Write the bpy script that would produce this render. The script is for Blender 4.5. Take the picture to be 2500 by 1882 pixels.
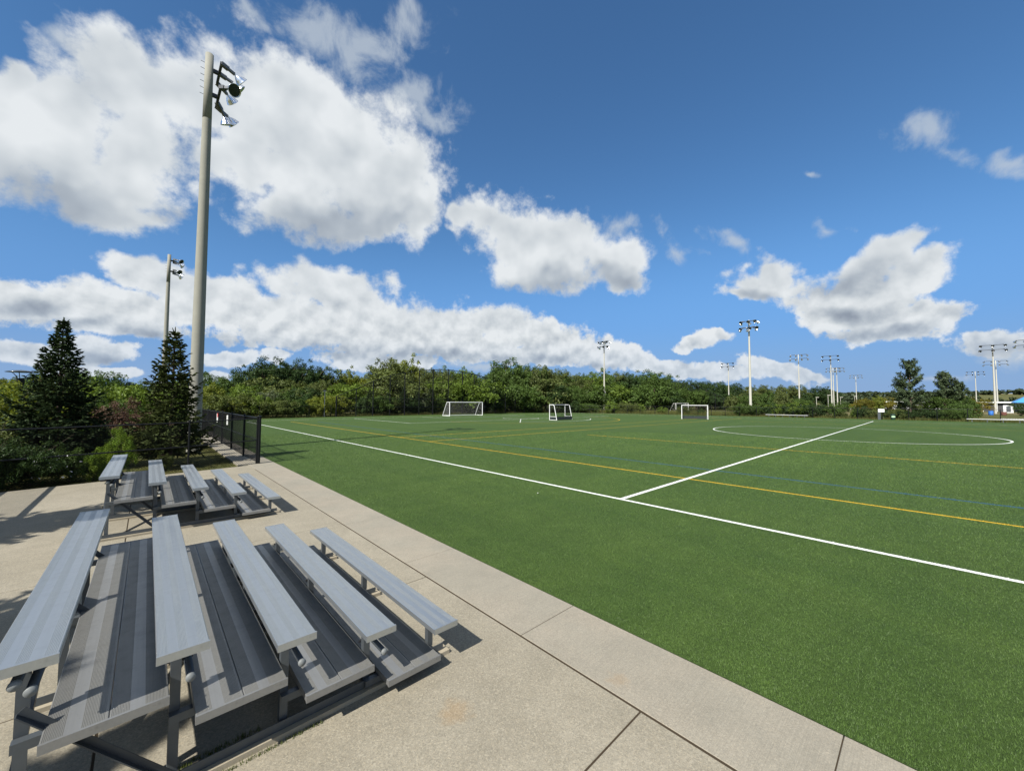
import bpy, bmesh, math, random
import numpy as np
from mathutils import Vector, Matrix

for _o in list(bpy.data.objects):
    bpy.data.objects.remove(_o)
scene = bpy.context.scene
COL = scene.collection
R = math.radians

# ------------------------------------------------------------------ camera
def look_matrix(loc, yaw, pitch, roll):
    y, p, r = R(yaw), R(pitch), R(roll)
    fwd = Vector((math.sin(y) * math.cos(p), math.cos(y) * math.cos(p), math.sin(p)))
    right = Vector((math.cos(y), -math.sin(y), 0))
    up = right.cross(fwd)
    rr = right * math.cos(r) + up * math.sin(r)
    uu = -right * math.sin(r) + up * math.cos(r)
    m = Matrix((rr, uu, -fwd)).transposed().to_4x4()
    m.translation = loc
    return m

cam_data = bpy.data.cameras.new('camera')
cam_data.sensor_width = 36.0
cam_data.lens = 13.684
cam_data.clip_start = 0.05
cam_data.clip_end = 6000
cam = bpy.data.objects.new('camera', cam_data)
COL.objects.link(cam)
cam.matrix_world = look_matrix(Vector((0, 0, 2.398)), 43.1905, 2.5359, 0.2812)
scene.camera = cam

# ------------------------------------------------------------------ exposure
scene.view_settings.view_transform = 'Standard'
scene.view_settings.look = 'None'
scene.view_settings.gamma = 1.0
scene.view_settings.use_curve_mapping = False
scene.view_settings.exposure = 0.8

# ------------------------------------------------------------------ sun and sky
SUN_EL = 43.3
LIGHT_AZ = 15.8            # the light travels towards +X, turned this much to +Y
sd = bpy.data.lights.new('sun', 'SUN')
sd.energy = 5.0
sd.angle = R(0.53)
sd.color = (1.0, 0.955, 0.88)
sun = bpy.data.objects.new('sun', sd)
COL.objects.link(sun)
ldir = Vector((math.cos(R(LIGHT_AZ)) * math.cos(R(SUN_EL)), math.sin(R(LIGHT_AZ)) * math.cos(R(SUN_EL)), -math.sin(R(SUN_EL))))
sun.rotation_euler = ldir.to_track_quat('-Z', 'Y').to_euler()
sun.location = (-30, -10, 40)

# cumulus banks and thin veils: azimuth, elevation, half width, half height (degrees), tilt
CUMULUS = [(-7.3, 4.9, 3.1, 1.0, 0.03), (-4.3, 5.4, 2.8, 1.2, 0.12), (-3.5, 3.5, 2.6, 0.6, 0.07), (7.3, 5.5, 2.5, 0.9, 0.08), (12.0, 5.9, 1.9, 0.8, 0.07), (22.6, 5.9, 4.8, 1.3, -0.05), (28.7, 5.8, 3.8, 1.1, 0.03), (6.0, 3.2, 1.7, 0.7, 0.05), (16.9, 10.7, 8.2, 2.4, -0.05), (25.1, 9.0, 9.2, 2.2, -0.05), (36.0, 8.5, 10.0, 2.0, -0.05), (48.2, 7.4, 7.4, 1.5, -0.08), (-2.4, 8.3, 5.1, 1.1, 0.06), (-7.5, 23.5, 6.7, 4.5, 0.97), (-2.8, 30.5, 6.6, 4.5, 0.58), (3.5, 32.4, 6.4, 4.4, 0.44), (9.5, 32.7, 8.1, 5.7, 0.45), (15.9, 30.3, 9.3, 7.0, 0.06), (22.9, 28.7, 9.6, 7.0, -0.01), (29.1, 27.2, 5.9, 4.7, 0.4), (-1.2, 24.5, 5.6, 4.4, 0.59), (-5.6, 19.5, 5.9, 3.0, 0.26), (13.7, 24.2, 6.0, 3.7, 0.33), (22.4, 24.7, 9.2, 3.5, 0.24), (-11.7, 20.5, 5.7, 3.3, 1.35), (-11.3, 25.7, 2.5, 1.4, 1.37), (7.6, 27.9, 5.0, 4.1, 0.4), (43.4, 24.0, 7.2, 4.2, -0.24), (50.9, 22.0, 8.1, 4.5, -0.33), (57.2, 19.0, 6.2, 3.3, -0.25), (48.2, 19.7, 8.2, 2.8, -0.1), (37.8, 26.3, 2.4, 2.0, 0.1), (-8.8, 9.2, 2.9, 2.0, 0.15), (-5.4, 9.9, 3.3, 1.9, 0.02), (-1.1, 9.8, 4.2, 1.7, 0.07), (-0.2, 13.1, 3.1, 1.8, 0.03), (4.2, 11.9, 4.5, 2.5, -0.15), (9.1, 11.0, 5.6, 2.8, -0.06), (16.7, 14.6, 5.2, 3.0, 0.08), (20.7, 12.9, 6.3, 3.7, -0.25), (26.8, 11.5, 6.9, 3.2, -0.19), (33.3, 10.6, 7.3, 3.0, -0.1), (41.4, 11.4, 6.5, 3.1, -0.07), (48.2, 9.8, 6.1, 2.7, -0.18), (53.2, 8.1, 4.0, 1.9, -0.11), (14.3, 9.0, 8.4, 1.8, 0.05), (29.7, 8.1, 12.8, 1.6, 0.0), (56.8, 7.6, 3.2, 2.2, -0.23), (60.9, 6.7, 3.7, 1.7, -0.26), (66.0, 5.4, 4.7, 1.2, -0.13), (71.5, 4.6, 4.8, 1.0, -0.14), (77.5, 4.2, 3.8, 1.1, -0.36), (80.2, 3.5, 2.0, 0.6, -0.16), (75.8, 15.3, 3.4, 1.9, -0.22), (78.2, 16.1, 3.2, 2.3, -0.46), (73.9, 14.5, 2.1, 0.8, -0.16), (85.2, 12.2, 5.1, 3.0, -0.26), (89.3, 13.1, 2.8, 1.5, -0.15), (82.7, 10.8, 3.8, 2.1, -0.43), (87.3, 8.5, 4.6, 1.6, 0.06), (90.1, 9.4, 2.6, 1.4, 0.02), (86.9, 15.3, 2.8, 2.4, 0.48), (68.4, 8.4, 2.4, 0.9, -0.07), (71.0, 8.7, 2.2, 1.0, -0.09), (93.9, 6.1, 2.7, 1.2, -0.29)]
VEIL = [(91.6, 25.0, 3.5, 2.3, -0.81), (92.8, 22.7, 1.9, 1.2, -0.71), (96.0, 20.6, 1.8, 1.1, 0.06), (16.4, 41.6, 6.3, 3.0, -0.1), (20.5, 39.1, 5.1, 3.6, 0.16), (28.6, 44.8, 5.4, 2.2, 0.2), (26.9, 37.5, 5.1, 2.7, 0.38), (30.9, 36.2, 5.7, 2.1, 0.22), (23.5, 41.4, 3.9, 2.3, 0.26), (8.8, 41.1, 2.1, 1.3, 0.51), (65.1, 23.2, 3.1, 1.9, -0.71), (67.7, 20.6, 2.7, 1.3, -0.77), (72.7, 20.9, 3.4, 1.2, -0.67), (83.7, 20.8, 1.3, 0.9, -1.27), (58.6, 24.2, 2.9, 2.2, -0.23), (-7.3, 32.0, 1.6, 1.5, 0.68), (82.1, 26.6, 1.3, 0.5, -0.36), (36.0, 5.9, 4.0, 0.9, 0.02), (10.7, 2.6, 1.7, 0.7, 0.04), (95.2, 4.6, 2.3, 1.2, -0.12), (89.9, 2.8, 3.9, 0.6, -0.04), (39.4, 5.4, 3.4, 0.8, 0.01)]
UNDERSIDE = [(-5.8, 17.8, 6.2, 2.9, 0.28), (14.6, 21.7, 9.3, 3.6, 0.3), (24.8, 23.9, 8.3, 2.5, 0.28), (-0.0, 20.6, 4.7, 1.7, 0.35), (-6.0, 7.7, 5.3, 0.7, 0.08), (0.4, 7.7, 4.4, 0.7, 0.01), (6.9, 7.5, 4.9, 0.9, -0.16), (18.6, 7.1, 7.9, 1.1, -0.01), (30.9, 6.8, 11.0, 1.2, -0.0), (43.4, 6.6, 10.2, 1.1, -0.05), (54.8, 5.9, 5.9, 0.7, -0.1), (-4.0, 4.7, 3.5, 0.6, 0.1), (48.1, 17.2, 9.5, 1.8, -0.1), (58.2, 16.8, 5.2, 1.5, -0.08), (76.5, 13.9, 4.4, 0.9, -0.15), (84.5, 13.8, 4.6, 1.5, 0.13), (85.1, 10.5, 5.7, 1.2, -0.04), (85.7, 7.9, 6.3, 1.0, -0.0), (93.8, 5.2, 3.3, 1.1, -0.11), (-8.3, 8.9, 1.7, 1.2, 0.4)]

world = bpy.data.worlds.new('World')
scene.world = world
world.use_nodes = True

class NT:
    """small wrapper to write node trees in one line per node"""
    def __init__(self, tree):
        self.t = tree
    def n(self, kind, ins=None, **props):
        nd = self.t.nodes.new(kind)
        for k, v in props.items():
            setattr(nd, k, v)
        for k, v in (ins or {}).items():
            s = nd.inputs[k]
            if hasattr(v, 'is_output'):
                self.t.links.new(v, s)
            else:
                s.default_value = v
        return nd
    def m(self, op, a, b=None, c=None, clamp=False):
        ins = {0: a}
        if b is not None: ins[1] = b
        if c is not None: ins[2] = c
        return self.n('ShaderNodeMath', ins, operation=op, use_clamp=clamp).outputs[0]
    def v(self, op, a, b=None, c=None, scale=None):
        ins = {0: a}
        if b is not None: ins[1] = b
        if c is not None: ins[2] = c
        nd = self.n('ShaderNodeVectorMath', ins, operation=op)
        if scale is not None:
            if hasattr(scale, 'is_output'): self.t.links.new(scale, nd.inputs['Scale'])
            else: nd.inputs['Scale'].default_value = scale
        return nd.outputs['Value'] if op in ('LENGTH', 'DOT_PRODUCT', 'DISTANCE') else nd.outputs[0]
    def remap(self, x, a, b, c=0.0, d=1.0, smooth=False):
        return self.n('ShaderNodeMapRange', {0: x, 1: a, 2: b, 3: c, 4: d}, interpolation_type='SMOOTHSTEP' if smooth else 'LINEAR').outputs[0]
    def mix(self, f, a, b, blend='MIX'):
        nd = self.n('ShaderNodeMix', {0: f}, data_type='RGBA', blend_type=blend)
        for i, x in ((6, a), (7, b)):
            if hasattr(x, 'is_output'): self.t.links.new(x, nd.inputs[i])
            else: nd.inputs[i].default_value = (*x, 1) if len(x) == 3 else x
        return nd.outputs[2]
    def noise(self, vec, scale, detail=4, rough=0.5, lac=2.0, dist=0.0):
        return self.n('ShaderNodeTexNoise', {'Vector': vec, 'Scale': scale, 'Detail': detail, 'Roughness': rough, 'Lacunarity': lac, 'Distortion': dist}).outputs[0]
    def link(self, a, b):
        self.t.links.new(a, b)

def ellipse_field(t, az, el, lists, k, token):
    """smallest squared ellipse distance; in short batches so that few values wait on the node stack"""
    acc = None
    for i in range(0, len(lists), 22):
        if token is not None:
            azb = t.m('MULTIPLY_ADD', token, 1e-7, az)
        else:
            azb = az
        va = t.n('ShaderNodeCombineXYZ', {0: azb, 1: azb, 2: azb}).outputs[0]
        ve = t.n('ShaderNodeCombineXYZ', {0: el, 1: el, 2: el}).outputs[0]
        for (a, e, ra, rb, ang) in lists[i:i + 22]:
            c, s = math.cos(ang), math.sin(ang)
            A = (c / ra, -s / rb, 0); B = (s / ra, c / rb, 0)
            C = (-(a * A[0] + e * B[0]), -(a * A[1] + e * B[1]), 0)
            q = t.v('MULTIPLY_ADD', ve, B, t.v('MULTIPLY_ADD', va, A, C))
            r = t.v('DOT_PRODUCT', q, q)
            acc = r if acc is None else t.n('ShaderNodeMath', {0: acc, 1: r, 2: k}, operation='SMOOTH_MIN').outputs[0]
        token = acc
    return t.m('SQRT', t.m('MAXIMUM', acc, 0.0)), acc

def billow(t, d, low):
    """cauliflower detail; finer in the far banks near the horizon"""
    fine = t.noise(d, 13.0, 6, 0.60, 2.15, 0.1)
    finer = t.noise(d, 36.0, 5, 0.60, 2.2)
    a = t.m('MULTIPLY', t.m('SUBTRACT', fine, 0.5), t.m('MULTIPLY_ADD', low, -0.75, 1.75))
    return t.m('ADD', a, t.m('MULTIPLY', t.m('SUBTRACT', finer, 0.5), t.m('MULTIPLY_ADD', low, 1.0, 0.45)))

def build_world():
    nt = world.node_tree
    nt.nodes.clear()
    t = NT(nt)
    tc = t.n('ShaderNodeTexCoord').outputs['Generated']
    xyz = t.n('ShaderNodeSeparateXYZ', {0: tc}).outputs
    z = xyz[2]
    sky = t.n('ShaderNodeTexSky')
    sky.sky_type = 'NISHITA'
    sky.sun_disc = False
    sky.sun_elevation = R(SUN_EL)
    sky.sun_rotation = R(90 + 180 - LIGHT_AZ)
    sky.altitude = 200
    sky.air_density = 1.0
    sky.dust_density = 0.6
    sky.ozone_density = 2.5
    blue = t.mix(1.0, sky.outputs[0], (0.58, 0.90, 1.10), 'MULTIPLY')
    blue = t.mix(t.remap(z, 0.0, 0.42, 1.0, 0.0, True), blue, t.mix(t.remap(z, 0.0, 0.2, 0.0, 1.0, True), (2.0, 3.14, 5.084), (1.06, 2.31, 5.1)))
    # the cloud layout is held in azimuth and elevation, warped by turbulence
    low = t.remap(z, 0.08, 0.36, 1.0, 0.0, True)
    wn = t.n('ShaderNodeTexNoise', {'Vector': tc, 'Scale': 7.0, 'Detail': 3.0, 'Roughness': 0.55})
    wv = t.v('MULTIPLY', t.v('SUBTRACT', wn.outputs['Color'], (0.5, 0.5, 0.5)), t.n('ShaderNodeCombineXYZ', {0: t.m('MULTIPLY_ADD', low, -8.0, 13.0), 1: t.m('MULTIPLY_ADD', low, -7.0, 10.0), 2: 0.0}).outputs[0])
    wx = t.n('ShaderNodeSeparateXYZ', {0: wv}).outputs
    az0 = t.m('MULTIPLY', t.m('ARCTAN2', xyz[0], xyz[1]), 180 / math.pi)
    el0 = t.m('MULTIPLY', t.m('ARCSINE', z), 180 / math.pi)
    az = t.m('ADD', az0, wx[0]); el = t.m('ADD', t.m('ADD', el0, t.m('MULTIPLY', low, 0.35)), wx[1])
    f1, f1s = ellipse_field(t, az, el, CUMULUS, 0.25, None)
    dense = t.m('MAXIMUM', t.m('SUBTRACT', 1.0, f1), -1.2)
    # the same kind of broken cumulus carries on all round the rest of the sky
    off = t.m('MAXIMUM', t.remap(t.m('ABSOLUTE', t.m('SUBTRACT', az0, 43.0)), 62.0, 76.0), t.remap(el0, 42.0, 54.0))
    q2 = t.v('MULTIPLY', tc, (1.0, 1.0, 1.6))
    rest = t.m('MULTIPLY', t.m('SUBTRACT', t.noise(q2, 2.3, 2, 0.5), 0.53), 5.0)
    dense = t.m('MULTIPLY_ADD', t.m('SUBTRACT', rest, dense), off, dense)
    f2, f2s = ellipse_field(t, az, el, VEIL, 0.2, dense)
    veil = t.m('MAXIMUM', t.m('SUBTRACT', 1.0, f2), -1.2)
    f3, f3s = ellipse_field(t, az, el, UNDERSIDE, 0.5, veil)
    under = t.remap(f3, 0.1, 1.4, 1.0, 0.0, True)
    n0 = billow(t, tc, low)
    def puffs(d):
        a = t.noise(d, 8.0, 3, 0.45); b = t.noise(d, 28.0, 4, 0.5)
        return t.m('MULTIPLY_ADD', t.m('SUBTRACT', b, a), low, a)
    up = t.n('ShaderNodeCombineXYZ', {0: t.m('MULTIPLY_ADD', low, 0.008, -0.014), 1: t.m('MULTIPLY_ADD', low, 0.004, -0.007), 2: t.m('MULTIPLY_ADD', low, -0.018, 0.032)}).outputs[0]
    relief = t.m('SUBTRACT', puffs(tc), puffs(t.v('ADD', tc, up)))
    d0 = t.m('ADD', dense, n0)
    soft = t.m('MULTIPLY_ADD', low, -0.27, 0.36)
    alpha = t.n('ShaderNodeMapRange', {0: d0, 1: -0.24, 2: soft, 3: 0.0, 4: 1.0}, interpolation_type='SMOOTHSTEP').outputs[0]
    streak = t.noise(t.v('MULTIPLY', tc, (1.0, 1.0, 0.8)), 14.0, 7, 0.64, 2.1, 0.3)
    va = t.m('MULTIPLY_ADD', t.m('SUBTRACT', streak, 0.5), 3.2, veil)
    va = t.m('MULTIPLY', t.remap(va, -0.1, 1.1, 0.0, 1.0, True), 0.68)
    lit = t.m('MULTIPLY_ADD', relief, 1.35, t.m('MULTIPLY_ADD', n0, 0.10, t.remap(dense, -0.1, 0.7, 0.97, 0.80)))
    lit = t.m('MULTIPLY_ADD', under, -0.50, lit, clamp=True)
    cr = t.n('ShaderNodeValToRGB', {0: lit})
    e = cr.color_ramp.elements
    stops = ((0.0, (0.30, 0.35, 0.43)), (0.4, (0.47, 0.53, 0.60)), (0.75, (0.70, 0.75, 0.79)), (1.0, (0.86, 0.90, 0.93)))
    while len(e) < len(stops): e.new(0.5)
    for el_, (pos, c) in zip(e, stops):
        el_.position = pos; el_.color = (*[x * 7.0 for x in c], 1)
    col = t.mix(va, blue, [c * 7.0 for c in (0.60, 0.67, 0.74)])
    # far banks sink into the pale air near the horizon
    col = t.mix(t.m('MULTIPLY', alpha, t.remap(z, 0.0, 0.16, 0.70, 1.0)), col, cr.outputs[0])
    bg = t.n('ShaderNodeBackground', {'Color': col, 'Strength': 0.0757})
    out = t.n('ShaderNodeOutputWorld')
    t.link(bg.outputs[0], out.inputs['Surface'])
    world.cycles.sampling_method = 'NONE'
build_world()


# ------------------------------------------------------------------ materials
def new_mat(name):
    m = bpy.data.materials.new(name)
    m.use_nodes = True
    nt = m.node_tree
    nt.nodes.clear()
    t = NT(nt)
    out = t.n('ShaderNodeOutputMaterial')
    return m, t, out

def principled(t, out, color, rough=0.6, metal=0.0, normal=None, spec=0.5, **kw):
    ins = {'Base Color': color if hasattr(color, 'is_output') else (*color, 1), 'Roughness': rough, 'Metallic': metal, 'Specular IOR Level': spec}
    if normal is not None: ins['Normal'] = normal
    ins.update(kw)
    b = t.n('ShaderNodeBsdfPrincipled', ins)
    t.link(b.outputs[0], out.inputs[0])
    return b

def obj_coord(t):
    return t.n('ShaderNodeTexCoord').outputs['Object']

def world_pos(t):
    return t.n('ShaderNodeNewGeometry').outputs['Position']

def bump(t, h, strength, dist=0.01):
    return t.n('ShaderNodeBump', {'Strength': strength, 'Distance': dist, 'Height': h}).outputs[0]

def mat_plain(name, color, rough=0.5, metal=0.0, var=0.12, scale=6.0, spec=0.5, bumpy=0.0):
    """paint or metal with slight uneven wear"""
    m, t, out = new_mat(name)
    p = obj_coord(t)
    n = t.noise(p, scale, 5, 0.6)
    c = t.mix(n, [x * (1 - var) for x in color], [min(1, x * (1 + var)) for x in color])
    r = t.remap(t.noise(p, scale * 2.3, 4, 0.6), 0.3, 0.7, max(0.02, rough - 0.08), min(1, rough + 0.08))
    nm = bump(t, t.noise(p, scale * 12, 3, 0.6), bumpy, 0.004) if bumpy else None
    principled(t, out, c, r, metal, nm, spec)
    return m

def mat_concrete(name, base, dark, grain, broom=False):
    m, t, out = new_mat(name)
    p = world_pos(t)
    big = t.noise(p, 0.5, 5, 0.6)
    mid = t.noise(p, 2.6, 6, 0.68)
    c = t.mix(t.remap(big, 0.34, 0.66), dark, base)
    c = t.mix(t.remap(mid, 0.42, 0.72, 0.0, 0.5), c, [x * 0.74 for x in dark])
    # exposed stones: each its own tone, in two sizes
    v1 = t.n('ShaderNodeTexVoronoi', {'Vector': p, 'Scale': 84.0}).outputs['Color']
    v2 = t.n('ShaderNodeTexVoronoi', {'Vector': p, 'Scale': 160.0}).outputs['Color']
    s1 = t.n('ShaderNodeSeparateColor', {0: v1}).outputs; s2 = t.n('ShaderNodeSeparateColor', {0: v2}).outputs
    c = t.mix(t.remap(s1[0], 0.45, 1.0, 0.0, grain), c, [x * 0.42 for x in base])
    c = t.mix(t.remap(s1[1], 0.60, 1.0, 0.0, grain * 0.8), c, [min(1, x * 1.55) for x in base])
    c = t.mix(t.remap(s2[0], 0.40, 1.0, 0.0, grain), c, [x * 0.45 for x in base])
    c = t.mix(t.remap(s2[1], 0.70, 1.0, 0.0, grain * 0.7), c, [base[0] * 1.6, base[1] * 1.45, base[2] * 1.25])
    h = t.m('ADD', t.noise(p, 95.0, 3, 0.7), t.m('MULTIPLY', s1[0], 0.6))
    if broom:
        w = t.noise(t.v('MULTIPLY', p, (3.0, 130.0, 1.0)), 1.0, 5, 0.65)
        patch = t.remap(t.noise(p, 1.0, 3, 0.5), 0.40, 0.62)
        c = t.mix(t.m('MULTIPLY', t.remap(w, 0.40, 0.68), t.m('MULTIPLY_ADD', patch, 0.40, 0.12)), c, [x * 0.55 for x in base])
        c = t.mix(t.m('MULTIPLY', patch, 0.22), c, (0.18, 0.185, 0.155))
        h = t.m('ADD', h, t.m('MULTIPLY', w, 1.5))
    # a few dark spots of old gum
    sp = t.n('ShaderNodeTexVoronoi', {'Vector': p, 'Scale': 1.15, 'Randomness': 1.0}).outputs['Distance']
    c = t.mix(t.remap(sp, 0.016, 0.028, 0.7, 0.0), c, (0.04, 0.036, 0.03))
    # two rust stains
    for (sx, sy, rr, k) in ((1.83, 2.58, 0.17, 0.26), (3.08, 1.91, 0.13, 0.18)):
        wob = t.v('MULTIPLY', t.v('SUBTRACT', t.n('ShaderNodeTexNoise', {'Vector': p, 'Scale': 14.0, 'Detail': 4.0}).outputs['Color'], (0.5, 0.5, 0.5)), (0.22, 0.22, 0.0))
        d = t.v('DISTANCE', t.v('ADD', p, wob), (sx, sy, 0.0))
        c = t.mix(t.remap(d, rr * 0.2, rr, k, 0.0, True), c, (0.27, 0.15, 0.045))
    principled(t, out, c, 0.9, 0.0, bump(t, h, 0.35, 0.006), 0.2)
    return m

def mat_turf(name, a, b, c_, blade=False):
    m, t, out = new_mat(name)
    p = world_pos(t)
    n1 = t.noise(p, 0.35, 4, 0.6)
    n2 = t.noise(p, 2.3, 4, 0.6)
    # brushed nap: long faint bands along and across the pitch
    bx = t.noise(t.v('MULTIPLY', p, (0.9, 0.05, 0.0)), 1.0, 3, 0.5)
    by = t.noise(t.v('MULTIPLY', p, (0.06, 0.8, 0.0)), 1.0, 3, 0.5)
    col = t.mix(t.remap(t.m('ADD', bx, by), 0.85, 1.15), a, b)
    col = t.mix(t.remap(n1, 0.35, 0.65, 0.0, 0.6), col, c_)
    col = t.mix(t.remap(n2, 0.3, 0.7, 0.0, 0.35), col, [x * 0.6 for x in a])
    if blade:
        rnd = t.n('ShaderNodeNewGeometry').outputs['Random Per Island']
        col = t.mix(rnd, t.mix(1.0, col, (0.62, 0.66, 0.6), 'MULTIPLY'), t.mix(1.0, col, (1.5, 1.42, 1.35), 'MULTIPLY'))
        principled(t, out, col, 0.55, 0.0, None, 0.25)
    else:
        g = t.noise(p, 55.0, 5, 0.75)
        col = t.mix(t.remap(g, 0.3, 0.7), t.mix(1.0, col, (0.50, 0.52, 0.5), 'MULTIPLY'), t.mix(1.0, col, (1.35, 1.3, 1.25), 'MULTIPLY'))
        principled(t, out, col, 0.8, 0.0, bump(t, t.m('ADD', g, t.noise(p, 17.0, 3, 0.6)), 0.9, 0.03), 0.15)
    return m

def mat_leaf(name, col, var=0.35, yellow=0.0, trans=0.30, ycol=(0.22, 0.20, 0.03)):
    m, t, out = new_mat(name)
    rnd = t.n('ShaderNodeNewGeometry').outputs['Random Per Island']
    pr = t.n('ShaderNodeObjectInfo').outputs['Random']
    lo = [x * (1 - var) for x in col]; hi = [x * (1 + var) for x in col]
    c = t.mix(rnd, lo, hi)
    n = t.noise(t.n('ShaderNodeTexCoord').outputs['Object'], 0.9, 2, 0.5)
    if yellow:
        c = t.mix(t.m('MULTIPLY', t.remap(n, 0.42, 0.66), yellow), c, ycol)
    c = t.mix(t.remap(pr, 0, 1, 0.0, 0.35), c, [x * 0.62 for x in col])
    d = t.n('ShaderNodeBsdfDiffuse', {'Color': c})
    tr = t.n('ShaderNodeBsdfTranslucent', {'Color': t.mix(1.0, c, (1.25, 1.2, 0.55), 'MULTIPLY')})
    gl = t.n('ShaderNodeBsdfGlossy', {'Color': (0.5, 0.5, 0.5, 1), 'Roughness': 0.5})
    s1 = t.n('ShaderNodeMixShader', {0: trans, 1: d.outputs[0], 2: tr.outputs[0]})
    s2 = t.n('ShaderNodeMixShader', {0: 0.015, 1: s1.outputs[0], 2: gl.outputs[0]})
    t.link(s2.outputs[0], out.inputs[0])
    return m

def mat_aluminium(name, col, rough, metal=0.8, worn=0.35):
    m, t, out = new_mat(name)
    p = obj_coord(t)
    s = t.noise(t.v('MULTIPLY', p, (60.0, 0.9, 30.0)), 1.0, 4, 0.6)
    blot = t.noise(p, 6.0, 6, 0.68)
    spot = t.noise(p, 28.0, 4, 0.6)
    c = t.mix(t.remap(s, 0.3, 0.7), [x * 0.95 for x in col], [min(1, x * 1.04) for x in col])
    c = t.mix(t.remap(blot, 0.50, 0.72, 0.0, worn), c, [x * 0.72 for x in col])
    c = t.mix(t.remap(spot, 0.60, 0.72, 0.0, worn * 0.7), c, [x * 0.62 for x in col])
    r = t.remap(blot, 0.3, 0.75, rough - 0.05, rough + 0.12)
    principled(t, out, c, r, metal, bump(t, spot, 0.05, 0.002), 0.5)
    return m

M = {}
M['pad'] = mat_concrete('exposed_aggregate', (0.275, 0.250, 0.194), (0.218, 0.197, 0.150), 0.36)
M['strip'] = mat_concrete('broomed_concrete', (0.292, 0.263, 0.208), (0.250, 0.225, 0.178), 0.26, True)
M['joint'] = mat_plain('joint_dirt', (0.045, 0.034, 0.022), 0.95, spec=0.1)
M['turf'] = mat_turf('artificial_turf', (0.046, 0.086, 0.019), (0.062, 0.106, 0.023), (0.054, 0.094, 0.022))
M['blade'] = mat_turf('turf_blade', (0.050, 0.096, 0.020), (0.066, 0.117, 0.024), (0.058, 0.104, 0.023), True)
M['white_line'] = mat_plain('white_line', (0.62, 0.63, 0.60), 0.8, var=0.06, scale=9, spec=0.2)
M['yellow_line'] = mat_plain('yellow_line', (0.46, 0.29, 0.02), 0.8, var=0.12, scale=9, spec=0.2)
M['blue_line'] = mat_plain('blue_line', (0.018, 0.075, 0.16), 0.8, var=0.15, scale=9, spec=0.2)
M['alu'] = mat_aluminium('anodised_aluminium', (0.45, 0.478, 0.492), 0.34, 0.85)
M['alu_rib'] = mat_aluminium('ribbed_aluminium', (0.435, 0.462, 0.468), 0.44, 0.85)
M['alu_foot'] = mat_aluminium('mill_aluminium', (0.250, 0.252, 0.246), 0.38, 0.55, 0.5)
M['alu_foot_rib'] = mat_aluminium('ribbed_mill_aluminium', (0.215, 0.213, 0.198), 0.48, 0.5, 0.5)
M['galv'] = mat_plain('galvanised_steel', (0.082, 0.093, 0.102), 0.5, 0.45, 0.25, 9.0)
M['galv_dark'] = mat_plain('dull_steel_pipe', (0.050, 0.058, 0.066), 0.42, 0.4, 0.25, 12.0)
M['clamp'] = mat_plain('black_clamp', (0.02, 0.02, 0.022), 0.5)
M['cap'] = mat_plain('grey_plastic_cap', (0.14, 0.15, 0.15), 0.6)
M['timber'] = mat_plain('weathered_timber', (0.29, 0.255, 0.19), 0.9, 0, 0.3, 5.0, 0.1, 0.3)
M['black_steel'] = mat_plain('black_vinyl_steel', (0.007, 0.008, 0.009), 0.45, 0.0, 0.3, 8.0, 0.2)
M['wire'] = mat_plain('black_vinyl_wire', (0.006, 0.006, 0.007), 0.6, 0.0, 0.2, 8.0, 0.08)
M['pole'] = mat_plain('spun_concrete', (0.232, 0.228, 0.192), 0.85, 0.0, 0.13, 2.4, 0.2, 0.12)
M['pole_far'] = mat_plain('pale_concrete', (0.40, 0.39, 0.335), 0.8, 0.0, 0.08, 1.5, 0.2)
M['arm'] = mat_plain('dark_fixture_steel', (0.035, 0.037, 0.04), 0.5, 0.3, 0.2)
M['ballast'] = mat_plain('grey_ballast_box', (0.16, 0.165, 0.17), 0.5, 0.5, 0.2)
M['white_paint'] = mat_plain('white_painted_steel', (0.66, 0.66, 0.65), 0.35, 0.0, 0.05, 4.0)
M['net'] = mat_plain('pale_net', (0.34, 0.34, 0.33), 0.8)
M['dark_board'] = mat_plain('dark_goal_board', (0.014, 0.02, 0.02), 0.5)
M['bark'] = mat_plain('bark', (0.085, 0.065, 0.048), 0.95, 0, 0.35, 9.0, 0.1, 0.6)
M['bark_pale'] = mat_plain('pale_bark', (0.20, 0.17, 0.13), 0.95, 0, 0.35, 9.0, 0.1, 0.6)

def mat_reflector():
    m, t, out = new_mat('spun_reflector')
    n = t.noise(obj_coord(t), 5.0, 3, 0.5)
    principled(t, out, (0.82, 0.83, 0.86), t.remap(n, 0.3, 0.7, 0.16, 0.30), 1.0)
    return m
M['reflector'] = mat_reflector()
def mat_lens():
    m, t, out = new_mat('lamp_glass')
    principled(t, out, (0.030, 0.034, 0.030), 0.25, 0.0, None, 0.3)
    return m
M['lens'] = mat_lens()

def mat_lawn(name, a, b, c_):
    m, t, out = new_mat(name)
    p = world_pos(t)
    col = t.mix(t.remap(t.noise(p, 0.22, 5, 0.6), 0.35, 0.65), a, b)
    col = t.mix(t.remap(t.noise(p, 1.7, 4, 0.6), 0.4, 0.7, 0.0, 0.6), col, c_)
    g = t.noise(p, 38.0, 4, 0.7)
    col = t.mix(t.remap(g, 0.3, 0.7), t.mix(1.0, col, (0.55, 0.55, 0.5), 'MULTIPLY'), t.mix(1.0, col, (1.3, 1.3, 1.2), 'MULTIPLY'))
    principled(t, out, col, 0.9, 0.0, bump(t, g, 0.8, 0.04), 0.1)
    return m
M['lawn'] = mat_lawn('summer_lawn', (0.085, 0.092, 0.030), (0.120, 0.106, 0.044), (0.055, 0.070, 0.021))
M['infield'] = mat_lawn('dry_infield', (0.19, 0.155, 0.09), (0.165, 0.137, 0.073), (0.11, 0.105, 0.045))
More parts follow.
